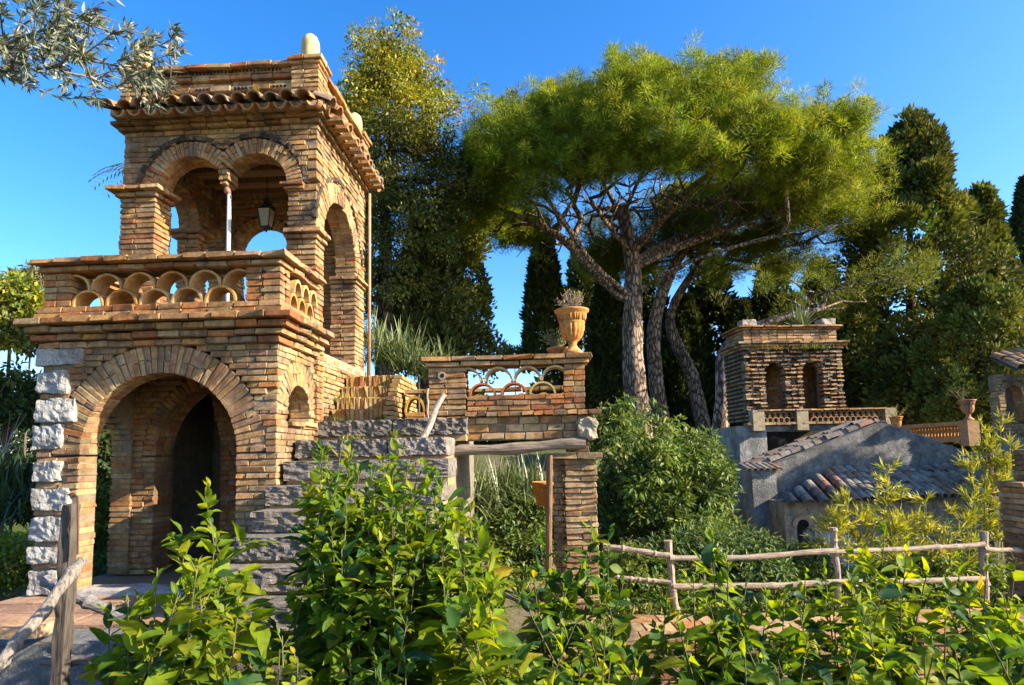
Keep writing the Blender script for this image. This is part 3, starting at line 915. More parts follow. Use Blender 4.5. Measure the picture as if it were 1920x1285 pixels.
bstairs = thing('brick_steps', 'four mossy brick-on-edge steps climbing to the belvedere behind the stone flight', 'steps', FO, YAW)
B, K = Bricks(), Soup()
for i in range(4):
    y0, z1 = 1.52 + 0.18 * i, 1.885 + 0.16 * i
    xl, xr = 0.0, 0.70 + 0.012 * i
    cnt = 12
    for k in range(cnt):
        a, b = xl + (xr - xl) * k / cnt, xl + (xr - xl) * (k + 1) / cnt
        B.add(((a + b) / 2, y0 + 0.11 + random.uniform(-.006, .006), z1 - 0.078 + random.uniform(-.006, .004)), frame(EZ, EX, EY), (0.15, 0.22, b - a - .006), P_WARM, 1.0)
    K.box((xl, y0 + 0.02, 1.6), (xr - .01, y0 + 0.25, z1 - 0.01), (0.30, 0.25, 0.10))
K.box((0.0, 2.28, 1.2), (0.73, 2.95, 2.35), (0.42, 0.34, 0.22))
wall(B, K, (0.76, 0, 0), EY, EZ, EX, lambda h, k: [(1.5 + max(0, (h - 1.88)) * 1.12, 2.95, 0, 0)], 1.6, 2.36, w=P_PALE, thick=0.1, core=False)
K.build('mortar', MAT['mortar'], bstairs)
B.finish(bstairs, 120, MAT['mossbrick'])

# ------------------------------------------------------------------ bridge balcony on its pillar
balc = thing('brick_balcony', 'brick balcony parapet with half-round tile openings on a log beam and brick pillar', 'balcony', FO, YAW)
B, K = Bricks(), Soup()
Y0 = 1.15
pier(B, K, 1.27, 1.715, Y0, Y0 + 0.26, 1.75, 2.315, w=P_PINK, prio=1.4)
pier(B, K, 2.845, 3.09, Y0, Y0 + 0.26, 1.79, 2.315, w=P_RED, prio=1.6)
wall(B, K, (0, Y0 + 0.01, 0), EX, EZ, -EY, lambda h, k: [(1.72, 2.845, 0, 0)], 1.79, 1.975, w=P_RED, thick=0.2, prio=1.5)
course(B, (1.70, Y0 - 0.05), (3.26, Y0 - 0.05), 1.725, 0.062, 0.3, (0, -1), 0.13, P_RED, 1.5)
wall(B, K, (0, Y0 + 0.015, 0), EX, EZ, -EY, lambda h, k: [(1.36, 3.16, 0, 0)], 1.455, 1.725, w=P_PINK, thick=0.3, prio=1.4, ch=0.09)
for h, o, zc in ((0.058, 0.02, 2.315), (0.062, 0.06, 2.374)):
    course(B, (1.26 - o, Y0 - o), (3.12 + o, Y0 - o), zc, h, 0.32 + o, (0, -1), 0.36, P_PINK, 1.6)
for i, x in enumerate((1.90, 2.27, 2.60)):
    half_tile(balc, (x, Y0 + 0.01, 1.975), EX, -EY, 0.155, 0.2, [(0.42, 0.13, 0.05), (0.42, 0.13, 0.05), (0.46, 0.33, 0.12)][i], 0.95)
for i, x in enumerate((1.73, 2.09, 2.43, 2.75)):
    a = half_tile(balc, (x, Y0 + 0.02, 2.135), EX, -EY, 0.165, 0.2, (0.46, 0.34, 0.20), 1.05)
pier(B, K, 2.82, 3.19, Y0 + 0.02, Y0 + 0.40, -0.45, 1.22, w=P_PALE, prio=1.5, split='xy')
pier(B, K, 2.69, 2.818, Y0 + 0.10, Y0 + 0.34, -0.45, 1.22, w=P_PALE, prio=1.0, split='xy')
course(B, (2.66, Y0 - 0.02), (3.26, Y0 - 0.02), 1.225, 0.07, 0.46, (0, -1), 0.34, P_PINK, 1.6)
pier(B, K, 2.86, 3.12, Y0 + 0.05, Y0 + 0.35, 1.297, 1.452, w=P_PINK, prio=1.0)
# far rail of the bridge and its deck
K.box((0.78, Y0 + 0.05, 1.50), (3.10, Y0 + 1.1, 1.70), (0.30, 0.24, 0.16))
for zc, h in ((1.73, 0.065), (1.795, 0.065), (2.10, 0.06)):
    course(B, (0.80, Y0 + 0.85), (3.1, Y0 + 0.85), zc, h, 0.2, (0, -1), 0.26, P_WARM, 0.9)
for i in range(8):
    half_tile(balc, (0.93 + i * 0.28, Y0 + 0.86, 1.86), EX, -EY, 0.135, 0.18, (0.50, 0.30, 0.06), 1.6)
K.build('mortar', MAT['mortar'], balc)
B.finish(balc, 300)
S = Soup()
P, Q = rock((2.98, Y0 - 0.06, 1.46), (3.20, Y0 + 0.2, 1.68), 12, 0.03, 12, 5, 0.6)
S.add(P, Q, c=(0.36, 0.30, 0.22)).build('rubble_stone', MAT['limestone'], balc)
S = Soup()
S.tube([(1.695, Y0 - .05, 2.20), (1.43, Y0 - .052, 2.20)][::-1], 0.001, 6)
S = Soup()
S.lathe([(0.026, 0.0), (0.05, 0.0), (0.05, 0.006), (0.026, 0.008)], (0, 0, 0), 16, (0.33, 0.27, 0.2))
o = S.build('drain_collar', MAT['limestone'], balc)
o.matrix_local = Matrix.Translation((1.44, Y0 - 0.006, 2.215)) @ Matrix.Rotation(PI / 2, 4, 'X')
S = Soup().tube([(1.44, Y0 + 0.02, 2.215), (1.44, Y0 - 0.012, 2.215)], 0.026, 12, (0.01, 0.01, 0.01))  # near-black plug, the hole's shade put into its colour
S.build('drain_hole_plug', MAT['lava'], balc)
x = np.linspace(1.02, 3.07, 16)
S = Soup().tube(np.stack([x, np.full(16, Y0 - 0.02), np.linspace(1.315, 1.395, 16) + 0.01 * np.sin(x * 5)], 1), 0.062 + 0.008 * np.sin(x * 9), 14, (0.22, 0.175, 0.14), 0.03)
log = S.build('log_beam', wood('log', (1.2, 14, 14), 2.5), balc)
pst = Soup().tube(np.stack([np.linspace(2.60, 2.66, 12), np.full(12, Y0 - 0.06), np.linspace(-0.45, 1.27, 12)], 1), 0.036, 10, (0.17, 0.10, 0.055), 0.03)
tag(pst.build('timber_post', MAT['darkwood'], None), 'slim dark timber post propping the log beam beside the brick pillar', 'post').matrix_world = folly.matrix_world.copy()
# leaning branch at the stair edge and a thin stick
S = Soup().tube(np.stack([np.linspace(1.10, 1.49, 14) + 0.012 * np.sin(np.arange(14)), np.linspace(0.55, 0.95, 14), np.linspace(1.02, 1.98, 14)], 1), np.linspace(0.045, 0.03, 14), 10, (0.31, 0.275, 0.24), 0.04)
tag(S.build('leaning_branch', MAT['wood'], None), 'bleached branch leaning across the right end of the stone steps', 'branch').matrix_world = folly.matrix_world.copy()
S = Soup().tube(np.stack([np.full(8, 1.285) + 0.006 * np.sin(np.arange(8) * 2), np.full(8, 1.05), np.linspace(1.66, 2.06, 8)], 1), 0.013, 8, (0.34, 0.28, 0.22), 0.05)
tag(S.build('upright_stick', MAT['wood'], None), 'thin upright stick standing before the left pier of the balcony', 'stick').matrix_world = folly.matrix_world.copy()
# ------------------------------------------------------------------ terrain and paving
def sstep(a, b, x):
    t = np.clip((x - a) / (b - a), 0, 1)
    return t * t * (3 - 2 * t)
def ground_z(x, y):
    x, y = np.asarray(x, float), np.asarray(y, float)
    left = 1 - sstep(-1.2, 0.8, x - 0.38 * (y - 7))
    zl = -0.05 + 1.5 * sstep(9.5, 15, y)
    zr = -0.52 - 1.75 * sstep(7.1, 9.0, y) + 2.6 * sstep(22, 34, y)
    back = np.where(y > 4, left * zl + (1 - left) * zr, 0)
    near = -0.55 - 0.5 * sstep(1.0, 3.0, y)
    k = sstep(6.1, 6.8, y)
    return back * k + near * (1 - k)
xs = np.unique(np.concatenate([np.linspace(-12, 16, 90), np.linspace(-60, 70, 60), [-400, -200, -120, 120, 200, 400]]))
ys = np.unique(np.concatenate([np.linspace(-6, 20, 90), np.linspace(20, 70, 40), [-40, -20, 120, 250, 600, 1200]]))
X, Yg = np.meshgrid(xs, ys, indexing='ij')
P = np.stack([X, Yg, ground_z(X, Yg)], -1).reshape(-1, 3)
P[:, 2] += 0.04 * fbm(P, 0.9, 3)
n0, n1 = len(xs), len(ys)
ii, jj = np.meshgrid(np.arange(n0 - 1), np.arange(n1 - 1), indexing='ij')
Q = np.stack([ii * n1 + jj, (ii + 1) * n1 + jj, (ii + 1) * n1 + jj + 1, ii * n1 + jj + 1], -1).reshape(-1, 4)
g = Soup().add(P, Q, c=(0.10, 0.085, 0.05)).build('ground', MAT['earth'], None, smooth=True, kind='structure')
# stone landing in front of the arch, darkened blue-grey to paint in shade
land = Soup()
P, Q = rock((-2.62, -1.42, -0.36), (-0.05, -1.02, -0.015), 26, 0.018, 8, 2, 0.08)
land.add(P, Q, c=(0.15, 0.155, 0.165))
lo = land.build('landing', MAT['limestone'], None, kind='structure')
lo.matrix_world = folly.matrix_world.copy()
S = Soup().box((-2.75, -1.6, -1.4), (0.0, -1.03, -0.37), (0.13, 0.135, 0.15)).box((-2.6, -1.0, -0.9), (0.0, 3.0, -0.012), (0.35, 0.2, 0.12))
a = S.build('landing_base', MAT['limestone'], lo)
k = 0
for i in range(6):
    for j in range(3):
        x0, y0 = -2.55 + i * 0.425 + 0.1 * (j % 2), -1.02 + j * 0.36
        P, Q = rock((x0, y0, -0.03), (min(x0 + 0.415, -0.02), y0 + 0.35, 0.012 + random.uniform(-.006, .006)), 5, 0.004, 6, k, 0.05)
        Soup().add(P, Q, c=[(0.30, 0.18, 0.115), (0.25, 0.155, 0.105), (0.32, 0.20, 0.13)][k % 3]).build('paving_slab', MAT['paving'], lo)
        k += 1
P, Q = rock((-2.02, -0.03, -0.02), (-0.4, 0.3, 0.06), 14, 0.01, 8, 4, 0.1)
Soup().add(P, Q, c=(0.42, 0.40, 0.38)).build('door_sill', MAT['limestone'], folly)

# retaining wall with its brick ledge
rw = thing('retaining_wall', 'low brick retaining wall with a sunlit tan brick ledge along the garden terrace', 'wall', (1.0, 5.9, -1.4))
B, K = Bricks(), Soup()
wall(B, K, (0, 0, 0), EX, EZ, -EY, lambda h, k: [(-0.75, 6.5, 0, 0)], 0.0, 0.90, w=P_PINK, thick=0.4, prio=1.2)
for j in range(3):
    for i in range(24):
        x = -0.75 + i * 0.305 + 0.1 * (j % 2)
        B.add((x + 0.15, 0.12 + j * 0.29, 0.935), np.eye(3), (0.295, 0.28, 0.05), P_PALE, 1.5)
K.box((-0.7, 0.02, 0.5), (6.5, 0.98, 0.915), (0.3, 0.22, 0.15))
K.build('mortar', MAT['mortar'], rw)
B.finish(rw, 220)

# ------------------------------------------------------------------ rustic fences
def pole(pts, r, c, name, parent, sides=10, origin=None, mat='wood', rough=0.015):
    pts = np.asarray(pts, float)
    t = np.linspace(0, 1, 34)
    k = np.linspace(0, 1, len(pts))
    P = np.stack([np.interp(t, k, pts[:, i]) for i in range(3)], 1)
    P += np.stack([np.interp(t, np.linspace(0, 1, 7), RNG.normal(size=7)) for _ in range(3)], 1) * np.mean(r) * 0.15
    R = (np.interp(t, np.linspace(0, 1, len(np.atleast_1d(r))), np.atleast_1d(r)) if np.ndim(r) else r) * (1 + 0.07 * np.sin(t * 19 + random.random() * 6) + 0.28 * (RNG.random(34) < 0.09))
    if mat == 'wood' and abs(pts[-1][2] - pts[0][2]) < abs(pts[-1][0] - pts[0][0]) * 1.6:
        mat = 'woodx'
    return Soup().tube(P, R, sides, c, rough).build(name, MAT[mat], parent, origin=origin)
fo = at(1262, 1147, 6.7)
fence = thing('rustic_fence', 'sunlit rustic pole fence with two rails running along the brick ledge', 'fence', fo)
WD = (0.34, 0.265, 0.20)
for a, b, r in (((1252, 1013, 6.7), (1268, 1150, 6.7), 0.036), ((1563, 990, 6.75), (1574, 1150, 6.75), 0.034), ((1842, 996, 6.95), (1848, 1150, 6.95), 0.04)):
    pole([at(*a), at(*b)], r, WD, 'post', fence, origin=fo)
for pts, r in (([(1255, 1047, 6.66), (1400, 1045, 6.68), (1565, 1032, 6.7)], 0.030), ([(1560, 1034, 6.7), (1700, 1030, 6.8), (1846, 1022, 6.9)], 0.026),
               ([(1130, 1024, 6.75), (1258, 1042, 6.66)], 0.030), ([(1130, 1080, 6.75), (1258, 1092, 6.68)], 0.022),
               ([(1262, 1100, 6.68), (1420, 1098, 6.7), (1600, 1090, 6.72)], 0.030), ([(1600, 1092, 6.72), (1850, 1085, 6.9)], 0.028), ([(1846, 1030, 6.9), (1990, 1035, 7.1)], 0.026)):
    pole([at(*p) for p in pts], r, WD, 'rail', fence, origin=fo)
fo = at(120, 1285, 3.8)
lf = thing('timber_handrail', 'weathered timber handrail with a split post and crossing poles below the arch', 'handrail', fo)
GW = (0.33, 0.29, 0.25)
S = Soup()
P0, P1 = at(133, 945, 3.8), at(112, 1420, 3.8)
P, Q = rock((-0.033, -0.038, 0), (0.033, 0.038, np.linalg.norm(P1 - P0)), 20, 0.008, 18, 3, 0.3)
P[:, 0] += P0[0] - 0.02 * (P[:, 2] / 1.5)
P[:, 1] += 3.8
P[:, 2] = P0[2] - P[:, 2]
S.add(P, Q[:, ::-1], c=(0.085, 0.07, 0.058)).build('post', MAT['wood'], lf, origin=fo)
pole([at(155, 1052, 3.68), at(80, 1145, 3.45), at(-60, 1325, 3.1)], 0.031, (0.22, 0.195, 0.17), 'rail', lf, 14, fo, rough=0.01)
pole([at(84, 1088, 3.92), at(210, 1150, 3.9), at(395, 1262, 3.86)], 0.036, (0.20, 0.19, 0.19), 'rail', lf, 12, fo, rough=0.012)
pole([at(80, 1238, 3.9), at(300, 1236, 3.9), at(560, 1228, 3.92)], 0.033, (0.18, 0.16, 0.15), 'rail', lf, 12, fo, rough=0.012)
t = np.linspace(0, 1, 12)
hk = np.stack([np.interp(t, [0, .3, .45, .7, 1], [128, 138, 146, 147, 146]), np.interp(t, [0, .3, .45, .7, 1], [928, 925, 932, 960, 1040])], 1)
Soup().tube([at(a, b, 3.74) for a, b in hk], 0.006, 6, (0.10, 0.05, 0.035)).build('iron_hook', MAT['metal'], lf, origin=fo)
# plank lying at the left of the landing
S = Soup()
P, Q = rock(at(5, 1192, 4.55) + np.array([0, -0.1, 0]), at(88, 1178, 4.55) + np.array([0, 0.2, 0.03]), 8, 0.008, 8, 3, 0.2)
S.add(P, Q, c=(0.40, 0.25, 0.14))
tag(S.build('flat_stone', MAT['paving'], None), 'flat tan stone lying at the left corner of the landing', 'stone')

# ------------------------------------------------------------------ urns and pots
URN = [(0.0, 0.0), (0.125, 0.0), (0.125, 0.025), (0.105, 0.04), (0.06, 0.085), (0.045, 0.12), (0.055, 0.135), (0.05, 0.15), (0.085, 0.17), (0.125, 0.22), (0.150, 0.30), (0.152, 0.345), (0.145, 0.36), (0.155, 0.37),
       (0.150, 0.385), (0.155, 0.44), (0.185, 0.50), (0.205, 0.515), (0.208, 0.535), (0.185, 0.54), (0.165, 0.50), (0.0, 0.49)]
def urn(loc, s, label, rz=0, c=(0.48, 0.21, 0.055), leaves=None, group=None):
    t = thing('terracotta_urn', label, 'urn', loc, rz, group)
    body = Soup().lathe(np.array(URN) * s, (0, 0, 0), 72, c, 0.14, 16, (0.165 * s, 0.35 * s))
    V = np.concatenate(body.V)
    body.V = [V]
    ang = np.arctan2(V[:, 1], V[:, 0])
    band = (V[:, 2] > 0.39 * s) & (V[:, 2] < 0.50 * s)
    body.build('body', MAT['terracotta'], t, smooth=True)
    fr = Soup()
    for k in range(9):
        a = k * 2 * PI / 9 + 0.2
        d = np.array([math.cos(a), math.sin(a), 0])
        sd = np.array([-math.sin(a), math.cos(a), 0])
        for q in (-1, 0, 1):
            fr.tube([d * 0.150 * s + sd * q * 0.025 * s + EZ * 0.40 * s, d * 0.168 * s + sd * q * 0.035 * s + EZ * 0.475 * s], [0.012 * s, 0.007 * s], 6, c)
    fr.build('relief_band', MAT['terracotta'], t, smooth=True)
    Soup().lathe([(0.0, 0.50 * s), (0.17 * s, 0.505 * s)], (0, 0, 0), 24, (0.06, 0.045, 0.03)).build('soil', MAT['earth'], t)
    return t
u1 = urn(L2W((2.965, 1.25, 2.437)), 0.98, 'large fluted terracotta urn with dry stems on the balcony coping', YAW)
pp = thing('clay_planter', 'low clay planter with weeds tucked behind the large balcony urn', 'planter', L2W((2.80, 1.42, 2.43)), YAW)
Soup().lathe([(0, 0), (0.10, 0), (0.125, 0.09), (0.14, 0.095), (0.14, 0.115), (0.115, 0.115), (0.1, 0.09), (0, 0.085)], (0, 0, 0), 24, (0.46, 0.20, 0.07)).build('pot', MAT['terracotta'], pp, smooth=True)
p2 = thing('clay_pot', 'conical clay flowerpot half hidden behind the timber post of the balcony', 'flowerpot', at(1024, 948, 7.9))
Soup().lathe([(0, 0), (0.11, 0), (0.17, 0.25), (0.19, 0.255), (0.19, 0.30), (0.165, 0.30), (0.15, 0.25), (0, 0.22)], (0, 0, 0), 24, (0.50, 0.20, 0.05)).build('pot', MAT['terracotta'], p2, smooth=True)

# ------------------------------------------------------------------ far belvedere tower
TW = np.array([at(1400, 790, 18)[0], 18.0, 0.0])
tower = thing('banded_tower', 'square tower of banded lava stone and brick with two arched windows among the pines', 'tower', (TW[0], 18.0, -2.2), math.radians(3))
T0, T1, TWd, TD = 4.30, 6.42, 3.0, 1.35            # belvedere foot and cornice above tower base
B, K = Bricks(), Soup()
TB = [(0.40, 0.31, 0.19)]
P_TB = [3, 2, 4, 1, 1, 2, 3, 0.2, 0, 1, 1, 2]
aiv = arch_iv(0, TWd, [(0.92, 0.29, 0.30, 5.72, 4.35), (2.06, 0.30, 0.31, 5.72, 4.35)])
dark = Soup()
nc = 17
chh = (T1 - T0) / nc
for k in range(nc):
    h0 = T0 + k * chh
    for (a0, a1, e0, e1) in aiv(h0 + chh * 0.28, k):
        cnt = max(1, int(round((a1 - a0) / 0.2)))
        for i in range(cnt):
            l = (a1 - a0) / cnt
            if random.random() < 0.1:
                continue
            B.add((a0 + (i + .5) * l, 0.1 + random.uniform(-.035, .03), h0 + chh * 0.25 + random.uniform(-.012, .012)), np.array(Matrix.Rotation(random.gauss(0, .04), 3, 'Y')), (l * random.uniform(0.8, 1.0), 0.32, chh * random.uniform(0.34, 0.52)), P_TB, 1.0)
    for (a0, a1, e0, e1) in aiv(h0 + chh * 0.78, k):
        cnt = max(1, int(round((a1 - a0) / 0.17)))
        for i in range(cnt):
            l = (a1 - a0) / cnt
            s = random.uniform(0.75, 1.0)
            P, Q = rock((a0 + i * l + .005, -0.05 + random.uniform(.0, .05), h0 + chh * 0.48), (a0 + (i + s) * l, 0.2, h0 + chh * 0.97), 2, 0.01, 20, i + k * 30, 0.7)
            dark.add(P, Q, c=[(0.035, 0.032, 0.03), (0.06, 0.055, 0.05), (0.20, 0.16, 0.11), (0.03, 0.028, 0.026)][random.randrange(4)])
    for (a0, a1, e0, e1) in aiv(h0 + chh * 0.5, k):
        K.box((a0 + .01, 0.06, h0), (a1 - .01, 0.34, h0 + chh), (0.16, 0.13, 0.095))
    K.box((0.02, 0.34, h0), (0.3, TD, h0 + chh), (0.16, 0.13, 0.095))
    for i in range(4):
        B.add((0.0 + 0.1, 0.3 + i * 0.29, h0 + chh * 0.26), frame(EY, EZ, EX), (0.28, 0.25, chh * 0.42), P_TB, 0.8)
        P, Q = rock((-0.05, 0.2 + i * 0.29, h0 + chh * 0.48), (0.2, 0.44 + i * 0.29, h0 + chh * 0.97), 2, 0.01, 20, i + k * 7, 0.7)
        dark.add(P, Q, c=(0.05, 0.045, 0.04))
for cx in (0.92, 2.06):
    voussoirs(B, None, (0, -0.0, 0), EX, EZ, -EY, cx, 5.72, 0.30, 0.46, 0.2, w=P_TB, bw=0.085, nd=1, split=0)
K.box((TWd - 0.3, 0.34, T0), (TWd - .02, TD, T1), (0.16, 0.13, 0.095))
wall(B, K, (0, TD - 0.3, 0), EX, EZ, -EY, arch_iv(0.3, TWd - 0.3, [(1.72, 0.12, 0.12, 5.5, 4.35)]), T0, T1, w=P_WARM, thick=0.25, ch=0.1, prio=0.3)
z = T1
for o, h in ((0.05, 0.07), (0.13, 0.08), (0.2, 0.08)):
    course(B, (-o, -o), (TWd + o, -o), z, h, 0.5, (0, -1), 0.36, P_TB, 1.0)
    course(B, (-o, -o + 0.5), (-o, TD), z, h, 0.5, (-1, 0), 0.36, P_TB, 1.0)
    z += h
K.box((0, 0.1, T1), (TWd, TD, T1 + 0.23), (0.25, 0.2, 0.14))
for k in range(4):
    course(B, (0.08, 0.08), (TWd - .05, 0.08), z, 0.095, 0.2, (0, -1), 0.25, P_TB if k % 2 else P_PINK, 0.8)
    course(B, (0.08, 0.3), (0.08, TD), z, 0.095, 0.2, (-1, 0), 0.25, P_TB, 0.8)
    z += 0.095
for o in (0.02, 0.1):
    course(B, (-o, -o + .05), (TWd + o, -o + .05), z, 0.06, 0.4, (0, -1), 0.4, P_WARM, 1.0)
    course(B, (-o, 0.4), (-o, TD), z, 0.06, 0.4, (-1, 0), 0.4, P_WARM, 1.0)
    z += 0.06
for x0 in (0.08, TWd - 0.48):
    P, Q = rock((x0, 0.06, z), (x0 + 0.42, 0.46, z + 0.2), 6, 0.02, 8, int(x0), 0.3)
    Soup().add(P, Q, c=(0.36, 0.31, 0.26)).build('merlon', MAT['limestone'], tower)
dark.build('lava_courses', MAT['lava'], tower, kind='stuff')
K.build('mortar', MAT['mortar'], tower)
B.finish(tower, 160, minpx=9)
# tower foot in plaster; the recess back is painted dark for its shade
S = Soup()
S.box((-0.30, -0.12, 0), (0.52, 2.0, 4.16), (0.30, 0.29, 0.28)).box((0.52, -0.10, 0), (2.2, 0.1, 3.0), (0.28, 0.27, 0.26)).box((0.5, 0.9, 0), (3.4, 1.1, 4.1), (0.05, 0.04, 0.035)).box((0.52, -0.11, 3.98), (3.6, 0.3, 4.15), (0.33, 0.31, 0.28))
S.build('plaster_base', MAT['plaster'], tower)
# tile balustrade at the foot of the belvedere
bal = thing('terrace_balustrade', 'low balustrade of interlaced tile arcs round the foot of the banded tower', 'balustrade', (TW[0], 18.0, -2.2), math.radians(3))
B, K = Bricks(), Soup()
course(B, (-0.12, -0.32), (4.05, -0.32), 4.16, 0.08, 0.3, (0, -1), 0.4, P_TB, 1.0)
course(B, (0.2, -0.34), (4.05, -0.34), 4.56, 0.055, 0.3, (0, -1), 0.4, P_TB, 1.0)
for x0 in (0.05, 1.35, 4.0):
    Soup().box((x0, -0.33, 4.0), (x0 + 0.34, -0.04, 4.6), (0.34, 0.27, 0.18)).build('pedestal', MAT['mortar'], bal)
for i in range(22):
    x = 0.42 + i * 0.165
    if 1.3 < x < 1.75:
        continue
    half_tile(bal, (x, -0.27, 4.24), EX, -EY, 0.115, 0.1, TILES[i % 6], 1.3, 0.02)
for i in range(22):
    x = 0.50 + i * 0.165
    if 1.3 < x < 1.75:
        continue
    half_tile(bal, (x, -0.26, 4.40), EX, -EY, 0.115, 0.1, TILES[(i + 3) % 6], 1.3, 0.02)
B.finish(bal, 60)

# ------------------------------------------------------------------ grey chapel with tiled roofs
CY = 15.5
pk, cl, cr = at(1655, 793, CY), at(1448, 872, CY), at(1850, 862, CY)
co = np.array([cl[0], CY, -2.2])
chapel = thing('grey_chapel', 'grey plastered gabled outbuilding with a low curved-tile roof in the shade', 'outbuilding', co)
def gable(S, y0, y1, top, c):
    pts = [(cl[0] - co[0], 0), (cr[0] - co[0], 0), (cr[0] - co[0], top[2][1]), (top[1][0], top[1][1]), (cl[0] - co[0], top[0][1])]
    V = [(x, y0, z) for x, z in pts] + [(x, y1, z) for x, z in pts]
    S.add(V[:5] + V[5:], [(0, 1, 2, 3), (5, 8, 7, 6)][:0] , [(0, 1, 2), (0, 2, 3), (0, 3, 4), (5, 7, 6), (5, 8, 7), (5, 9, 8)] , c)
    S.add(V, [(0, 4, 9, 5), (4, 3, 8, 9), (3, 2, 7, 8), (2, 1, 6, 7)], c=c)
S = Soup()
tz = [(0, cl[2] + 2.2), (pk[0] - co[0], pk[2] + 2.2), (0, cr[2] + 2.2)]
gable(S, 0, 0.35, tz, (0.20, 0.188, 0.172))
S.build('gable_wall', MAT['plaster'], chapel)
def tile_slope(parent, a, b, down, L, rows, cols, pal, r=0.1, name='roof_tile'):
    """tiles over the slope whose top edge runs a->b and falls along down for length L"""
    a, b, down = np.asarray(a, float), np.asarray(b, float), unit(down)
    up = unit(np.cross(b - a, down))
    if up[2] < 0:
        up = -up
    for i in range(cols):
        for j in range(rows):
            p = a + (b - a) * (i + 0.5) / cols + down * (L * j / rows) + up * (0.02 + random.uniform(-.01, .012))
            S = Soup()
            barrel(S, p + RNG.normal(size=3) * 0.012, down + RNG.normal(size=3) * 0.025, up, L / rows * 1.2, r * 0.92, r * 1.08, 0.02, pal[random.randrange(len(pal))], 6)
            S.build(name, MAT['tile'], parent)
    S = Soup()
    n = up * -0.06
    V = [a, b, b + down * L, a + down * L]
    V = [v - up * 0.005 for v in V] + [v + n for v in V]
    S.add(V, [(0, 1, 2, 3), (7, 6, 5, 4), (0, 4, 5, 1), (1, 5, 6, 2), (2, 6, 7, 3), (3, 7, 4, 0)], c=(0.13, 0.11, 0.10)).build('roof_deck', MAT['plaster'], parent)
PKL, CLL, CRL = pk - co, cl - co, cr - co
# main roof slopes behind the gable wall
for q, sgn in ((CLL, -1), (CRL, 1)):
    d = q - PKL
    tile_slope(chapel, PKL + np.array([0, 0.36, 0.0]), PKL + np.array([0, 1.5, 0.0]), d, np.linalg.norm(d) + 0.15, 10, 6, GREYTILES, 0.12)
# low roof in front and the wall under it
ez = at(1465, 940, 14.2)[2] + 2.2
rx0, rx1 = at(1462, 940, 14.2)[0] - co[0], at(1850, 930, 14.2)[0] - co[0]
tx0 = at(1560, 885, CY)[0] - co[0]
tzz = at(1570, 882, CY)[2] + 2.2
tile_slope(chapel, (tx0 - 0.1, -0.02, tzz), (rx1, -0.02, tzz), (0, -1.3, ez - tzz), math.hypot(1.3, ez - tzz), 5, 16, GREYTILES, 0.115)
# hip at the left end of the low roof
for j in range(5):
    t = (j + 0.5) / 5
    for i in range(j + 1):
        a = np.array([tx0 - 0.1, -0.02, tzz + 0.02])
        b = np.array([rx0, -1.3, ez + 0.02])
        c2 = np.array([tx0 - 0.1, -1.3, ez + 0.02])
        p = a + (b - a) * t + (c2 - b) * ((i + 0.2) / 5)
        S = Soup()
        barrel(S, p + np.array([0, 0, 0.02]), np.array([-0.12, -1.3, ez - tzz]), EZ, 0.36, 0.105, 0.12, 0.02, GREYTILES[random.randrange(7)], 6)
        S.build('roof_tile', MAT['tile'], chapel)
S = Soup().add([(tx0 - .1, -.02, tzz), (rx0, -1.28, ez - .03), (tx0 - .1, -1.28, ez - .03), (tx0 - .1, -.02, ez - .03)], T=[(0, 1, 2), (0, 3, 1), (1, 3, 2), (0, 2, 3)], c=(0.14, 0.12, 0.10))
S.build('roof_deck', MAT['plaster'], chapel)
S = Soup()
S.box((rx0 + 0.18, -1.1, 0), (rx1, -0.05, ez - 0.04), (0.33, 0.25, 0.17))
S.build('low_wall', MAT['plaster'], chapel)
# arched window with brick trim and a white panel
wx = at(1505, 985, 14.4)[0] - co[0]
wz = at(1505, 985, 14.4)[2] + 2.2
S = Soup().box((wx - 0.13, -1.112, wz - 0.55), (wx + 0.13, -1.08, wz), (0.012, 0.011, 0.01)).arc((wx, -1.1, wz), EX, EZ, -EY, 0.13, 0.001, -0.02, 0.012, 0, PI, 12, (0.012, 0.011, 0.01))
win = S.build('window', MAT['plaster'], chapel)
Soup().arc((wx, -1.1, wz), EX, EZ, -EY, 0.24, 0.135, -0.02, 0.04, 0, PI, 14, (0.36, 0.22, 0.15)).build('trim', MAT['terracotta'], win)
Soup().box((wx + 0.25, -1.13, wz - 0.95), (wx + 1.1, -1.101, wz - 0.12), (0.42, 0.44, 0.47)).build('white_panel', MAT['plaster'], chapel)
Soup().box((wx + 0.18, -1.16, wz - 0.12), (wx + 1.3, -1.101, wz - 0.06), (0.36, 0.28, 0.2)).build('string_course', MAT['plaster'], chapel)
# buttress between tower and gable with its small tiled cap
S = Soup().box((-0.62, -0.25, 0), (-0.02, 0.5, CLL[2] - 0.08), (0.24, 0.235, 0.22))
S.build('buttress', MAT['plaster'], chapel)
for i in range(6):
    S = Soup()
    barrel(S, (-0.72 + i * 0.15, 0.25, CLL[2] + 0.0), (0, -1, -0.22), EZ, 0.62, 0.075, 0.085, 0.018, GREYTILES[i % 7], 6)
    S.build('roof_tile', MAT['tile'], chapel)
# broken tile ends at the right of the chapel
S = Soup()
for i in range(7):
    p = at(1770 + i * 12, 872 - i * 3, 14.6) - co
    S = Soup()
    barrel(S, p, (-0.5, -1, -0.25), EZ, 0.5, 0.09, 0.1, 0.02, GREYTILES[(i * 2) % 7], 6)
    S.build('roof_tile', MAT['tile'], chapel)
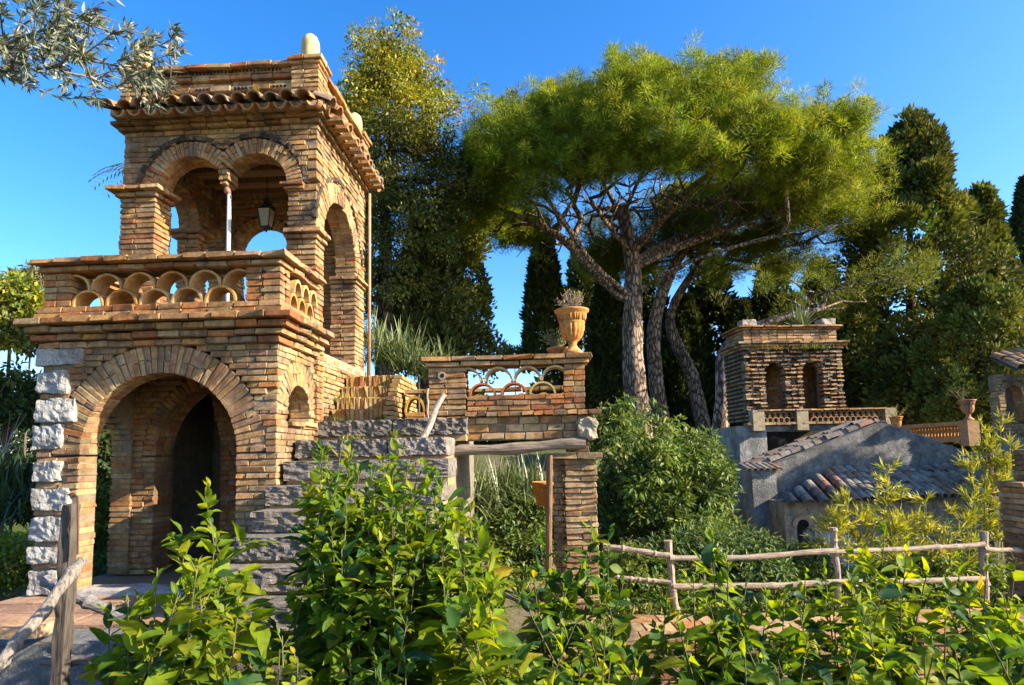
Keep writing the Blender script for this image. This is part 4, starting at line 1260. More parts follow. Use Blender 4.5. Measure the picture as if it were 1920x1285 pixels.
# ------------------------------------------------------------------ distant terracotta balustrade with urns
bo = at(1700, 825, 19)
rb = thing('terracotta_balustrade', 'distant orange terracotta balustrade of small balusters beyond the grey roof', 'balustrade', bo)
p0, p1 = at(1690, 808, 20.5), at(1800, 802, 18.2)
for i in range(20):
    p = p0 + (p1 - p0) * i / 19 - bo
    Soup().lathe([(0.05, -0.28), (0.055, -0.24), (0.03, -0.2), (0.07, -0.08), (0.035, 0.02), (0.05, 0.06)], p, 10, (0.46, 0.20, 0.06)).build('baluster', MAT['terracotta'], rb, smooth=True)
for dz, h in ((0.06, 0.12), (-0.42, 0.14)):
    d = unit(p1 - p0)
    s_ = np.cross(d, EZ) * 0.12
    a, b = p0 - bo - d * 0.1 + EZ * dz, p1 - bo + d * 0.1 + EZ * dz
    V = [a - s_, b - s_, b + s_, a + s_]
    Soup().add(V + [v + EZ * h for v in V], [(0, 3, 2, 1), (4, 5, 6, 7), (0, 1, 5, 4), (1, 2, 6, 5), (2, 3, 7, 6), (3, 0, 4, 7)], c=(0.46, 0.26, 0.12)).build('rail', MAT['terracotta'], rb)
q = p1 - bo + unit(p1 - p0) * 0.32
Soup().box(q + np.array([-.17, -.17, -0.55]), q + np.array([.17, .17, 0.2]), (0.44, 0.27, 0.15)).build('end_pier', MAT['terracotta'], rb)
urn(p1 + unit(p1 - p0) * 0.32 + EZ * 0.202, 1.1, 'pinkish terracotta urn on the end pier of the distant orange balustrade', 0, (0.45, 0.23, 0.12))
urn(at(1682, 812, 17.2), 0.85, 'orange clay urn with trailing plant just behind the grey gable peak', 0, (0.5, 0.22, 0.06))

# ------------------------------------------------------------------ kiosk and pier cut by the right edge
kp = at(1868, 790, 15)
kiosk = thing('arched_kiosk', 'small brick kiosk with arched windows and tiled roof at the right edge', 'kiosk', (kp[0], 15, kp[2] - 2.6))
B, K = Bricks(), Soup()
wall(B, K, (0, 0, 0), EX, EZ, -EY, arch_iv(0.12, 2.2, [(0.5, 0.21, 0.36, 3.26, 2.5), (1.35, 0.21, 0.36, 3.26, 2.5)]), 2.2, 3.75, w=P_TB, thick=0.3, ch=0.08)
for cx in (0.5, 1.35):
    voussoirs(B, K, (0, 0, 0), EX, EZ, -EY, cx, 3.26, 0.21, 0.35, 0.3, w=P_TB, bw=0.07, nd=1)
K.box((0.12, 0.02, 0), (2.2, 0.3, 2.2), (0.3, 0.25, 0.17))
K.box((1.0, 1.0, 0), (2.2, 1.2, 3.7), (0.22, 0.18, 0.12))
K.build('mortar', MAT['mortar'], kiosk)
B.finish(kiosk, 60)
tile_slope(kiosk, (0.5, 0.6, 4.25), (2.4, 0.6, 4.6), (-0.15, -0.9, -0.4), 1.0, 3, 10, TILES, 0.1)
cpo = at(1975, 1140, 6.9)
ep = thing('edge_pier', 'rough brick pier cut off by the right edge behind the shrubs', 'pier', cpo)
B, K = Bricks(), Soup()
pier(B, K, -0.18, 0.25, 0, 0.4, 0, 1.30, w=P_PINK, split='xy')
pier(B, K, 0.02, 0.3, 0.1, 0.4, 1.30, 1.72, w=P_MIX, split='xy')
course(B, (-0.22, -0.03), (0.3, -0.03), 1.30, 0.06, 0.42, (0, -1), 0.26, P_MIX)
K.build('mortar', MAT['mortar'], ep)
B.finish(ep, 60)
# ------------------------------------------------------------------ plant helpers
def tints(n, base, var=0.25, pal=None):
    if pal is not None:
        c = np.array(pal)[RNG.integers(0, len(pal), n)]
    else:
        c = np.broadcast_to(np.array(base, float), (n, 3))
    return c * (1 + var * RNG.normal(size=(n, 1)).clip(-1.6, 1.6)) * (1 + 0.06 * RNG.normal(size=(n, 3)))
def diamonds(S, C, D, L, W, col, nrm=None, fold=0.12):
    """leaf-sized faces: base C, pointing along D"""
    n = len(C)
    D = unit(D)
    if nrm is None:
        nrm = rand_dirs(n)
    side = unit(np.cross(D, nrm))
    up = np.cross(side, D)
    L = np.broadcast_to(np.asarray(L, float), (n,))[:, None]
    W = np.broadcast_to(np.asarray(W, float), (n,))[:, None]
    V = np.stack([C, C + D * L * 0.45 + side * W * 0.5 + up * W * fold, C + D * L, C + D * L * 0.45 - side * W * 0.5 + up * W * fold], 1).reshape(-1, 3)
    Q = np.arange(4 * n).reshape(n, 4)
    S.add(V, Q, c=np.repeat(col, 4, 0))
def needles(S, C, D, L, W, col):
    n = len(C)
    D = unit(D)
    side = unit(np.cross(D, rand_dirs(n)))
    L = np.broadcast_to(np.asarray(L, float), (n,))[:, None]
    V = np.stack([C - side * W * 0.5, C + side * W * 0.5, C + D * L], 1).reshape(-1, 3)
    S.add(V, T=np.arange(3 * n).reshape(n, 3), c=np.repeat(col, 3, 0))
def puff(S, C, r, k, L, W, base, up=0.35, var=0.25, pal=None):
    """needle tufts: k needles radiating round each centre"""
    n = len(C)
    d = unit(rand_dirs(n * k) + np.array([0, 0, up]))
    c0 = np.repeat(C, k, 0) + d * (np.broadcast_to(np.asarray(r, float), (n,)).repeat(k) * RNG.random(n * k) ** 0.5)[:, None]
    t = np.repeat(tints(n, base, var * 0.7, pal), k, 0) * (1 + var * 0.5 * RNG.normal(size=(n * k, 1)).clip(-1.5, 1.5))
    needles(S, c0, d + 0.35 * rand_dirs(n * k), L * RNG.uniform(0.7, 1.2, n * k), W, t)
def clusters(S, C, r, k, L, W, base, var=0.25, pal=None, droop=0.25, flat=0.8):
    n = len(C)
    d = rand_dirs(n * k)
    rr = np.broadcast_to(np.asarray(r, float), (n,)).repeat(k) * RNG.random(n * k) ** 0.45
    c0 = np.repeat(C, k, 0) + d * rr[:, None] * np.array([1, 1, flat])
    dd = unit(d + 0.7 * rand_dirs(n * k) + np.array([0, 0, -droop]))
    t = np.repeat(tints(n, base, var * 0.6, pal), k, 0) * (1 + var * 0.6 * RNG.normal(size=(n * k, 1)).clip(-1.5, 1.5))
    up = unit(rand_dirs(n * k) * 0.8 + np.array([0, 0, 1.0]) + d * 0.5)
    diamonds(S, c0, dd, L * RNG.uniform(0.65, 1.25, n * k), W * RNG.uniform(0.7, 1.2, n * k), t, up)
def grow(trunk, targets, seg=0.5, sag=0.12, r_tip=0.02, r_pow=0.42, r_trunk=None, attach=0, curl=0.1, limbs=()):
    """branches from a trunk path to every target; returns chains of (points, radii)"""
    nodes = [np.asarray(p, float) for p in trunk]
    par = [-1] + list(range(len(nodes) - 1))
    top = nodes[-1]
    order = np.argsort(np.linalg.norm(np.asarray(targets) - top, axis=1))
    leaf_nodes = []
    depth = [0.0]
    for i in range(1, len(nodes)):
        depth.append(depth[-1] + np.linalg.norm(nodes[i] - nodes[i - 1]))
    for lb in limbs:
        lb = np.asarray(lb)
        k = int(np.argmin(np.linalg.norm(np.array(nodes[:len(trunk)]) - lb[0], axis=1)))
        for q in lb[1:]:
            nodes.append(q)
            par.append(k)
            depth.append(depth[k] + 0.3)
            k = len(nodes) - 1
    for ti in order:
        t = np.asarray(targets[ti])
        A = np.array(nodes[attach:])
        dv = t - A
        d = np.linalg.norm(dv, axis=1)
        cost = d * (1 + 0.5 * (dv[:, 2] < -0.15 * d)) + 0.16 * np.array(depth[attach:])
        k = int(np.argmin(cost)) + attach
        p0 = nodes[k]
        dist = np.linalg.norm(t - p0)
        m = max(1, int(dist / seg))
        prev = nodes[par[k]] if par[k] >= 0 else p0 - np.array([0, 0, 1.0])
        tan = unit(p0 - prev)
        c1 = p0 + tan * dist * 0.3 + rand_dirs(1)[0] * dist * curl - np.array([0, 0, sag * dist * 0.5])
        last = k
        for j in range(1, m + 1):
            s = j / m
            q = (1 - s) ** 2 * p0 + 2 * s * (1 - s) * c1 + s * s * t
            nodes.append(q + rand_dirs(1)[0] * seg * 0.07 * (j < m))
            par.append(last)
            depth.append(depth[last] + dist / m)
            last = len(nodes) - 1
        leaf_nodes.append(last)
    n = len(nodes)
    cnt = np.zeros(n)
    for l in leaf_nodes:
        cnt[l] += 1
    for i in range(n - 1, 0, -1):
        cnt[par[i]] += cnt[i]
    rad = r_tip * np.maximum(cnt, 1) ** r_pow
    if r_trunk is not None:
        for i in range(len(trunk)):
            rad[i] = max(r_trunk[i], rad[i] * 0.5)
            rad[i] = r_trunk[i]
    kids = [[] for _ in range(n)]
    for i in range(1, n):
        kids[par[i]].append(i)
    chains, stack = [], [(0, None)]
    nt_ = len(trunk)
    while stack:
        i, p = stack.pop()
        ch = [i] if p is None else [p, i]
        cur = i
        while kids[cur]:
            if cur < nt_ - 1:
                mk = cur + 1
            else:
                mk = max(kids[cur], key=lambda q: cnt[q])
            for q in kids[cur]:
                if q != mk:
                    stack.append((q, cur))
            ch.append(mk)
            cur = mk
        R = rad[ch].copy()
        if p is not None:
            R[0] = min(R[0], R[1] * 1.25)
        chains.append((np.array([nodes[q] for q in ch]), R))
    return chains
def branches(S, chains, c, big=0.1, rough=0.05):
    for P, R in chains:
        if len(P) > 1:
            S.tube(P, R, 12 if R[0] > big else (6 if R[0] > 0.03 else 4), c, rough if R[0] > 0.05 else 0, cap=False)
def spath(pts, n=14):
    pts = np.asarray(pts, float)
    k = np.linspace(0, 1, len(pts))
    t = np.linspace(0, 1, n)
    out = np.stack([np.interp(t, k, pts[:, i]) for i in range(3)], 1)
    for _ in range(2):
        out[1:-1] = (out[:-2] + 2 * out[1:-1] + out[2:]) / 4
    return out
def tree(name, label, base, group=None):
    return thing(name, label, 'tree', base, 0, group)

# ------------------------------------------------------------------ umbrella pines
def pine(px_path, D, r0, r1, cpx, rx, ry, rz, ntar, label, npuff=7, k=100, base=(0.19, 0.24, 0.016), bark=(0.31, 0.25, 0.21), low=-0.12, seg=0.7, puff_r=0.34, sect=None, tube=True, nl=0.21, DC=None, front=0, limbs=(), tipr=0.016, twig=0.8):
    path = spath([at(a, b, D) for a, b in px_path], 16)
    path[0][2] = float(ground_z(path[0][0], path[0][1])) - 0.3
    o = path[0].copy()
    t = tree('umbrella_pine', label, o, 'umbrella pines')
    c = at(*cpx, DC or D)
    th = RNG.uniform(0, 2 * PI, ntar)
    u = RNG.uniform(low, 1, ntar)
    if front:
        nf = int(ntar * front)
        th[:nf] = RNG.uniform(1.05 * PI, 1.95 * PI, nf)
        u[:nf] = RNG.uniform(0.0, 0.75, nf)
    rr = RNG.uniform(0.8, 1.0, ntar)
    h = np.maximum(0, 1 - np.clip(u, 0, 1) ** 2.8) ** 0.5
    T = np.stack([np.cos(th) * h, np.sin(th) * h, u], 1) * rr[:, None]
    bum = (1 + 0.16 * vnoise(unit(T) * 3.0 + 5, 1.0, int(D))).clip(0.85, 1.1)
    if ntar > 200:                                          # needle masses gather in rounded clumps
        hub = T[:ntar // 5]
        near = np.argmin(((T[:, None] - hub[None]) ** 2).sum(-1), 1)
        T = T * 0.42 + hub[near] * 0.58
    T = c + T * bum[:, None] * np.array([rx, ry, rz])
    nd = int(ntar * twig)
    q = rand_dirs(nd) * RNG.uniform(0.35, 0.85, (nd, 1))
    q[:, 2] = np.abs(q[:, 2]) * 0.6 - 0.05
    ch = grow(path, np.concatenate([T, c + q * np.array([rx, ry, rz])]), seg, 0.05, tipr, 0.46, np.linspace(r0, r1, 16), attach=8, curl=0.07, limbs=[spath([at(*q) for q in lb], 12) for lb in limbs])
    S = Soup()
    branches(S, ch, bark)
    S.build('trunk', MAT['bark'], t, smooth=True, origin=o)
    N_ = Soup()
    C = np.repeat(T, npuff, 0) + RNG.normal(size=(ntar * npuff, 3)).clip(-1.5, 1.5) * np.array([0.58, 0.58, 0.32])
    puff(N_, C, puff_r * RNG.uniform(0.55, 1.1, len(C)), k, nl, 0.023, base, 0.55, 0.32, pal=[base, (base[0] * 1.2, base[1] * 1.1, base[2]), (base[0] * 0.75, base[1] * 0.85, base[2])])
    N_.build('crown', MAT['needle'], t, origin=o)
    return t
LIMBS = [[(1190, 575, 25), (1130, 530, 24.5), (1085, 470, 24), (1030, 425, 23.5), (950, 400, 23), (890, 370, 23)],
         [(1190, 560, 25), (1110, 500, 23), (1078, 445, 22), (1030, 380, 21), (1000, 330, 20.5)],
         [(1186, 480, 25), (1130, 410, 23), (1092, 350, 22), (1060, 290, 21)],
         [(1190, 500, 25), (1265, 465, 25), (1350, 435, 25), (1450, 395, 25), (1570, 350, 25)],
         [(1186, 490, 25), (1290, 440, 27), (1390, 370, 28), (1480, 290, 29)],
         [(1190, 560, 25), (1240, 510, 24), (1350, 470, 22.5), (1480, 435, 21.5), (1590, 420, 21)],
         [(1170, 400, 25), (1200, 330, 24), (1260, 250, 23), (1330, 190, 23)],
         [(1172, 420, 25), (1140, 360, 26), (1100, 260, 27), (1040, 190, 28)],
         [(1186, 470, 25), (1250, 400, 23), (1320, 330, 21.5), (1400, 290, 20.5)]]
pine([(1203, 835), (1195, 760), (1188, 690), (1183, 610), (1192, 545), (1186, 480), (1172, 420), (1166, 385)], 25, 0.52, 0.24, (1215, 425), 8.1, 6.6, 5.2, 580, 'giant umbrella pine with a broad dome of bright needles and a thick grey trunk', 13, 100, front=0.14, low=-0.08, limbs=LIMBS, tipr=0.016, twig=1.0)
pine([(1248, 840), (1232, 740), (1222, 640), (1232, 570), (1262, 500), (1300, 440), (1330, 410)], 28.5, 0.42, 0.15, (1415, 468), 4.9, 4.8, 3.2, 150, 'umbrella pine with a slender forked trunk just right of the thick one', 10, 70, base=(0.17, 0.21, 0.016))
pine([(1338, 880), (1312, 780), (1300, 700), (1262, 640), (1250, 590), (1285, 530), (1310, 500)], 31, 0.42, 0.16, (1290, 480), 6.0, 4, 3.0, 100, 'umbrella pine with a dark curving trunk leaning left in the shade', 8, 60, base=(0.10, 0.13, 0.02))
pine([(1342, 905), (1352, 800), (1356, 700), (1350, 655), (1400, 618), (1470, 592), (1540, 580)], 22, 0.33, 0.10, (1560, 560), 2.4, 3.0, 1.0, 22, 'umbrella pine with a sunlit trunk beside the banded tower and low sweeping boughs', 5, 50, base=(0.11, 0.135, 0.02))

# ------------------------------------------------------------------ tall golden tree behind the folly
D = 22
path = spath([at(722, 690, D), at(720, 560, D), at(724, 450, D), at(722, 340, D), at(740, 240, D)], 14)
path[0][2] -= 2
o = path[0].copy()
gt = tree('tall_broadleaf_tree', 'tall broadleaf tree with a golden top behind the folly', o)
c = at(742, 300, D)
T = []
while len(T) < 230:
    q = RNG.uniform(-1, 1, 3)
    z = q[2]
    lim = 1.0 if z > 0.55 else 1.15
    prof = math.sqrt(max(0, 1 - max(z, 0) ** 2.2)) * (1.0 if z > -0.3 else 0.85)
    if 0.45 < np.hypot(q[0], q[1]) / max(prof, .01) < 1.0:
        T.append(q)
T = np.array(T)
T = c + T * np.array([2.65, 2.4, 5.4]) * (1 + 0.2 * vnoise(T * 2.2, 1.0, 4))[:, None]
S = Soup()
branches(S, grow(path, T, 0.6, -0.15, 0.022, 0.44, np.linspace(0.36, 0.08, 14), attach=4), (0.07, 0.055, 0.045))
S.build('trunk', MAT['bark'], gt, smooth=True, origin=o)
S = Soup()
C = np.repeat(T, 4, 0) + RNG.normal(size=(len(T) * 4, 3)) * 0.36
gold = (C[:, 2] > c[2] + 0.6) & (RNG.random(len(C)) < 0.85)  # upper leaves golden, lower ones darker green
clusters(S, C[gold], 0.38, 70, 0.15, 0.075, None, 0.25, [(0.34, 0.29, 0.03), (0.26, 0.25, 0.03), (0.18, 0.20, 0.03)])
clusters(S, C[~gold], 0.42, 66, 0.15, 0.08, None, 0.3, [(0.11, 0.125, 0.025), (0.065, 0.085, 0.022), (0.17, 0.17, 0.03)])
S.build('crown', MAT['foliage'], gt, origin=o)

# ------------------------------------------------------------------ cypresses and other conifers
def conifer(name, label, base_px, top_px, D, half_px, prof, n, pal, L=0.34, W=0.17, lob=0.35, zfreq=1.0, fan=0.8, trunk_c=(0.09, 0.065, 0.05), group=None, gaps=0.0, cat='tree', ell=1.0):
    b, tp = at(*base_px, D), at(*top_px, D)
    o = b.copy()
    t = tree(name, label, o, group)
    H = tp[2] - b[2]
    R = half_px / FPX * D
    u = RNG.random(n) ** 0.85
    th = RNG.uniform(0, 2 * PI, n)
    pr = np.interp(u, np.linspace(0, 1, len(prof)), prof)
    q = np.stack([np.cos(th) * 1.6, np.sin(th) * 1.6, u * H / R * 0.9 * zfreq], 1)
    nz = fbm(q, 1.7, 3, int(D * 3 + top_px[0]))
    rr = pr * R * (1 + lob * nz) * RNG.uniform(0.72, 1.0, n)
    keep = nz > -1.3 + gaps
    ax = b + np.outer(u, tp - b)
    P = ax + np.stack([np.cos(th) * rr, np.sin(th) * rr * ell, 0 * rr], 1)
    P, th, nz = P[keep], th[keep], nz[keep]
    out = np.stack([np.cos(th), np.sin(th), np.zeros(len(th))], 1)
    d = out * fan + np.array([0, 0, 1.0]) * 0.8 + 0.55 * rand_dirs(len(th))
    ti = np.array(pal)[RNG.integers(0, len(pal), len(th))] * (1 + 0.25 * RNG.normal(size=(len(th), 1)).clip(-1.5, 1.5))
    S = Soup()
    diamonds(S, P, d, L * RNG.uniform(0.6, 1.3, len(th)), W, ti, unit(out + 0.6 * rand_dirs(len(th))))
    S.build('crown', MAT['conifer'], t, origin=o)
    S = Soup()
    P = np.linspace(np.array([b[0], b[1], min(b[2] - 0.5, float(ground_z(b[0], b[1])) - 0.3)]), b + (tp - b) * 0.92, 10)
    S.tube(P, np.linspace(R * 0.16 + 0.05, 0.03, 10), 8, trunk_c)
    T = ax[keep][:60] + (P[3] * 0)
    S.build('trunk', MAT['bark'], t, smooth=True, origin=o)
    return t
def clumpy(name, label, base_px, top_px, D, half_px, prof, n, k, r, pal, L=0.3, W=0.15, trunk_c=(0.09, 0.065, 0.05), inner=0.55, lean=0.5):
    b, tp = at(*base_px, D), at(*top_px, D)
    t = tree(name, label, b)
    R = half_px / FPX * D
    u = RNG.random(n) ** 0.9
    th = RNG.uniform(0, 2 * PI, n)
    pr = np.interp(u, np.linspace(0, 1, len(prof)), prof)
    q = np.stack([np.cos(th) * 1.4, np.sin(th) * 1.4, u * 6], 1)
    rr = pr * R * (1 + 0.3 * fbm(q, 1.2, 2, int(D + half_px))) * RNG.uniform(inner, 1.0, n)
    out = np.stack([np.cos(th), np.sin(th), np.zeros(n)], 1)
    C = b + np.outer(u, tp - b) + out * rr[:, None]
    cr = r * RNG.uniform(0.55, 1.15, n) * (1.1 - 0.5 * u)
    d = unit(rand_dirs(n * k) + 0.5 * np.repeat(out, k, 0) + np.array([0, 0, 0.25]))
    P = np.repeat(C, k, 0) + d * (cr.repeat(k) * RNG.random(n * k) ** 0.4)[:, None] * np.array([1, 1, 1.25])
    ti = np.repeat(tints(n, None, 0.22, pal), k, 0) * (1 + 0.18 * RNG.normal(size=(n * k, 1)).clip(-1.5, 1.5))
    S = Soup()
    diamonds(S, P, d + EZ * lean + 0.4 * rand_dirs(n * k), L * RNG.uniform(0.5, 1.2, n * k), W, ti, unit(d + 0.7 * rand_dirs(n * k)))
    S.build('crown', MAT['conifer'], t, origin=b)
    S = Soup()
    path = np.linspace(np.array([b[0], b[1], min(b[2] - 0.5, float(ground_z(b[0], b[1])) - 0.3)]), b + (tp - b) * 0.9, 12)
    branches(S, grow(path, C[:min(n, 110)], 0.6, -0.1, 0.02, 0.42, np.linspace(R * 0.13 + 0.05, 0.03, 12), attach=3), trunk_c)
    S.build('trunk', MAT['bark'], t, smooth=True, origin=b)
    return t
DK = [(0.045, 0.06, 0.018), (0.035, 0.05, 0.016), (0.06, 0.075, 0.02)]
OL = [(0.10, 0.115, 0.028), (0.07, 0.085, 0.024), (0.13, 0.14, 0.03)]
OLB = [(0.135, 0.155, 0.032), (0.10, 0.125, 0.028), (0.17, 0.18, 0.036)]
CYP = [0.85, 1.0, 1.0, 0.96, 0.9, 0.8, 0.66, 0.48, 0.26, 0.05]
CONE = [0.9, 1.0, 0.98, 0.92, 0.82, 0.72, 0.6, 0.46, 0.3, 0.08]
clumpy('cypress_tree', 'dark cypress with a yellow-green crown right of the golden tree', (866, 700), (866, 350), 26, 60, [1.0, 1.0, 0.98, 0.9, 0.8, 0.72, 0.6, 0.4, 0.2, 0.05], 150, 120, 0.62, OLB + OL + DK[:1], 0.26, 0.12)
conifer('cypress_tree', 'dark cypress rising between the golden tree and the folly arch', (795, 700), (800, 400), 24, 70, CYP, 11000, DK + OL[:1], 0.34, 0.16, 0.4)
conifer('cypress_tree', 'narrow cypress standing behind the balcony urn', (1018, 700), (1020, 420), 30, 36, CYP, 9000, DK + [OL[1]], 0.34, 0.17, 0.2)
conifer('cypress_tree', 'blackish cypress column right behind the thick pine trunk', (1140, 830), (1138, 470), 33, 40, CYP, 8000, DK, 0.36, 0.2, 0.2)
conifer('cypress_tree', 'dark conifer filling the gap between the two middle pine trunks', (1275, 860), (1285, 560), 35, 62, CYP, 9000, DK, 0.42, 0.22, 0.35)
conifer('cypress_tree', 'dark conifer left of the banded tower behind the sunlit pine trunk', (1385, 880), (1390, 570), 34, 55, CYP, 8000, DK, 0.42, 0.22, 0.35)
for px, top, D, hw, lab in ((1088, 500, 37, 46, 'blackish conifer just left of the thick pine trunk'), (1212, 470, 38, 62, 'blackish conifer between the thick and the forked pine trunks'), (1330, 480, 37, 70, 'blackish conifer behind the curving pine trunk'), (1450, 500, 36, 74, 'dark conifer behind the top of the banded tower'), (1540, 500, 37, 72, 'dark conifer behind the agave of the banded tower')):
    clumpy('cypress_tree', lab, (px, 860), (px, top), D, hw, CYP, 100, 70, 1.0, DK + OL[1:2], 0.5, 0.24)
conifer('cypress_tree', 'small dark cypress tip peeping past the right end of the balcony', (1100, 800), (1095, 690), 29, 22, CYP, 3000, DK + OL[1:2], 0.3, 0.14, 0.25)
clumpy('spreading_cypress', 'tall spreading cypress with shaggy olive-green crown above the far balustrade', (1700, 790), (1704, 235), 27, 118, [0.7, 0.95, 0.85, 0.98, 1.05, 0.9, 0.82, 0.66, 0.46, 0.12], 340, 130, 0.8, OLB + OL + DK[:1])
clumpy('spreading_cypress', 'shaggy olive-green cypress with a forked top near the right edge', (1850, 790), (1840, 365), 28, 66, CONE, 170, 120, 0.75, OLB + OL + DK[:1])
conifer('spreading_cypress', 'dark cypress tip cut by the right edge of the view', (1935, 800), (1925, 335), 31, 58, CYP, 9000, DK, 0.34, 0.18, 0.3)
clumpy('round_juniper', 'rounded sunlit olive-green juniper in front of the forked cypress', (1838, 800), (1832, 535), 23, 84, [0.55, 0.85, 1.0, 1.0, 1.0, 0.95, 0.88, 0.75, 0.5, 0.1], 170, 120, 0.55, OLB, 0.22, 0.11)
clumpy('spreading_cypress', 'shadowy cypress filling the space right of the banded tower', (1605, 830), (1612, 510), 30, 52, CYP, 80, 110, 0.8, DK + OL[1:2])
for x, y, h, lab in ((15.6, 11.9, 7.2, 'nearest'), (17.2, 13.0, 7.6, 'middle'), (18.8, 14.2, 7.8, 'farthest'), (16.6, 14.6, 7.2, 'rear')):  # unseen trees added to keep the sun off the chapel
    tq = tree('cypress_tree', lab + ' of the unseen cypresses added beyond the right edge to shade the outbuilding', (x, y, -2.3), 'added shade cypresses out of view')
    n = 5000
    u, th = RNG.random(n), RNG.uniform(0, 2 * PI, n)
    rr = np.interp(u, np.linspace(0, 1, 10), CYP) * 1.25 * RNG.uniform(0.5, 1, n)
    P = np.stack([np.cos(th) * rr, np.sin(th) * rr, 0.3 + u * h], 1)
    S = Soup()
    diamonds(S, P, P * np.array([1, 1, 0]) + EZ + 0.5 * rand_dirs(n), 0.5, 0.25, tints(n, None, 0.2, DK))
    S.build('crown', MAT['conifer'], tq)
    Soup().tube([(0, 0, 0), (0, 0, h * 0.9)], [0.2, 0.04], 8, (0.1, 0.07, 0.05)).build('trunk', MAT['bark'], tq)
# dark wood that closes the view behind the trunks
S = Soup()
n = 26000
x = RNG.uniform(-30, 42, n)
zt = 5.2 + 1.2 * vnoise(np.stack([x, x * 0, x * 0], 1), 0.35)
gap = (np.abs(proj(np.stack([x, np.full(n, 44.0), np.full(n, 4.0)], 1))[:, 0] - 955) < 45)
zt = np.where(gap, 4.0, zt)
z = RNG.random(n) ** 0.8 * zt + 0.6
diamonds(S, np.stack([x, 44 + RNG.normal(size=n) * 0.8, z], 1), rand_dirs(n) + np.array([0, -0.3, 0.7]), 0.75, 0.42, tints(n, None, 0.3, DK + OL[1:2]))
w = S.build('dark_wood', MAT['conifer'], None, kind='stuff')
w['label'] = 'dark mass of evergreen wood closing the view behind the trunks'

# ------------------------------------------------------------------ shrubs, straps and bamboo in the middle distance
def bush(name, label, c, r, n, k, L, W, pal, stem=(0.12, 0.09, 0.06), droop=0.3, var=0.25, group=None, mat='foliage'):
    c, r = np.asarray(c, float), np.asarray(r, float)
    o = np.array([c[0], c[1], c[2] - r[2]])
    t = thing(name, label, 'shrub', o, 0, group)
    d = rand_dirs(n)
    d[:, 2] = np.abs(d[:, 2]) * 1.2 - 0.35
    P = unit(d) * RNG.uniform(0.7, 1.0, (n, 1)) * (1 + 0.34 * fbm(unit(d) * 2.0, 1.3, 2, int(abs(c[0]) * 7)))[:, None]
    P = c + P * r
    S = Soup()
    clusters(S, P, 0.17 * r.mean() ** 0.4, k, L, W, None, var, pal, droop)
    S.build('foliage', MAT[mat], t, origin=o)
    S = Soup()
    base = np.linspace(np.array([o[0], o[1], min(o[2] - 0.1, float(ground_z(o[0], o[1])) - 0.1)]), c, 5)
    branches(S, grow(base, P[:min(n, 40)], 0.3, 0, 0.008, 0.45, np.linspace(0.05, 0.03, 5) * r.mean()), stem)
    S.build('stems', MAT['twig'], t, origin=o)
    return t
LAU = [(0.125, 0.175, 0.035), (0.16, 0.21, 0.045), (0.08, 0.125, 0.03)]
bush('laurel_bush', 'big dense glossy green bush right of the balcony pillar', at(1240, 965, 11), (1.22, 1.0, 1.45), 420, 60, 0.13, 0.05, LAU)
bush('laurel_bush', 'glossy green bush seen under the balcony behind the timber post', at(1000, 1010, 9.4), (0.85, 0.6, 0.75), 160, 50, 0.10, 0.04, LAU)
bush('laurel_bush', 'pale feathery bush just behind the rustic fence', at(1330, 1085, 8.6), (1.05, 0.5, 0.6), 170, 50, 0.12, 0.035, [(0.12, 0.17, 0.05), (0.09, 0.14, 0.04)])
bush('laurel_bush', 'dark glossy bush low between the brick pillar and the first fence post', at(1190, 1110, 8.2), (0.75, 0.5, 0.55), 130, 46, 0.10, 0.045, LAU)
bush('laurel_bush', 'glossy bush in deep shade under the left end of the log beam', at(885, 1060, 8.8), (0.85, 0.6, 0.65), 130, 46, 0.10, 0.045, LAU)
bush('laurel_bush', 'green bush behind the fence at the foot of the grey outbuilding', at(1480, 1110, 9.2), (1.0, 0.6, 0.55), 140, 46, 0.10, 0.05, LAU)
bush('laurel_bush', 'green bush behind the fence below the bamboo thicket', at(1760, 1110, 9.4), (1.3, 0.6, 0.55), 150, 46, 0.10, 0.05, LAU)
bush('fern_shrub', 'drooping fern-like shrub at the foot of the thick pine trunk', at(1148, 815, 13), (0.55, 0.4, 0.6), 80, 50, 0.2, 0.05, LAU[:2], droop=0.9)
bush('yellow_shrub', 'sunny yellow-green shrub left of the folly', at(20, 620, 10.5), (0.75, 0.7, 1.0), 190, 46, 0.12, 0.06, [(0.24, 0.24, 0.025), (0.18, 0.20, 0.025), (0.12, 0.15, 0.03)])
bush('olive_green_shrub', 'olive-green shrub behind the left end of the terrace', at(62, 560, 11.5), (0.55, 0.5, 0.6), 90, 46, 0.11, 0.05, [(0.15, 0.15, 0.03), (0.11, 0.12, 0.03)])
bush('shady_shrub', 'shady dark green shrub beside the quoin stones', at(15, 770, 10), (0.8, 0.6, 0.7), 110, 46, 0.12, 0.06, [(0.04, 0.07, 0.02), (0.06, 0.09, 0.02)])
bush('low_hedge', 'low bright ground shrub at the left foot of the folly', at(0, 1075, 7.2), (0.62, 0.7, 0.4), 150, 46, 0.055, 0.032, [(0.17, 0.23, 0.02), (0.11, 0.17, 0.02), (0.20, 0.25, 0.02)])  # leaf tints raised to put sunlight into the colour
bush('courtyard_shrub', 'green shrub glimpsed through the side opening of the folly', at(200, 1000, 9.5), (0.7, 0.6, 0.75), 90, 44, 0.10, 0.05, [(0.07, 0.12, 0.02), (0.12, 0.17, 0.02)])
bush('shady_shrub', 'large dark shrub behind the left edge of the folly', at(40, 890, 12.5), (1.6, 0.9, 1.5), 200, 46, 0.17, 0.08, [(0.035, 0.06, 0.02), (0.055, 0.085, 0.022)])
bush('shady_shrub', 'large dark shrub filling the side opening of the folly', at(215, 880, 13.0), (1.5, 0.9, 1.5), 180, 46, 0.17, 0.08, [(0.03, 0.05, 0.018), (0.05, 0.08, 0.02)])
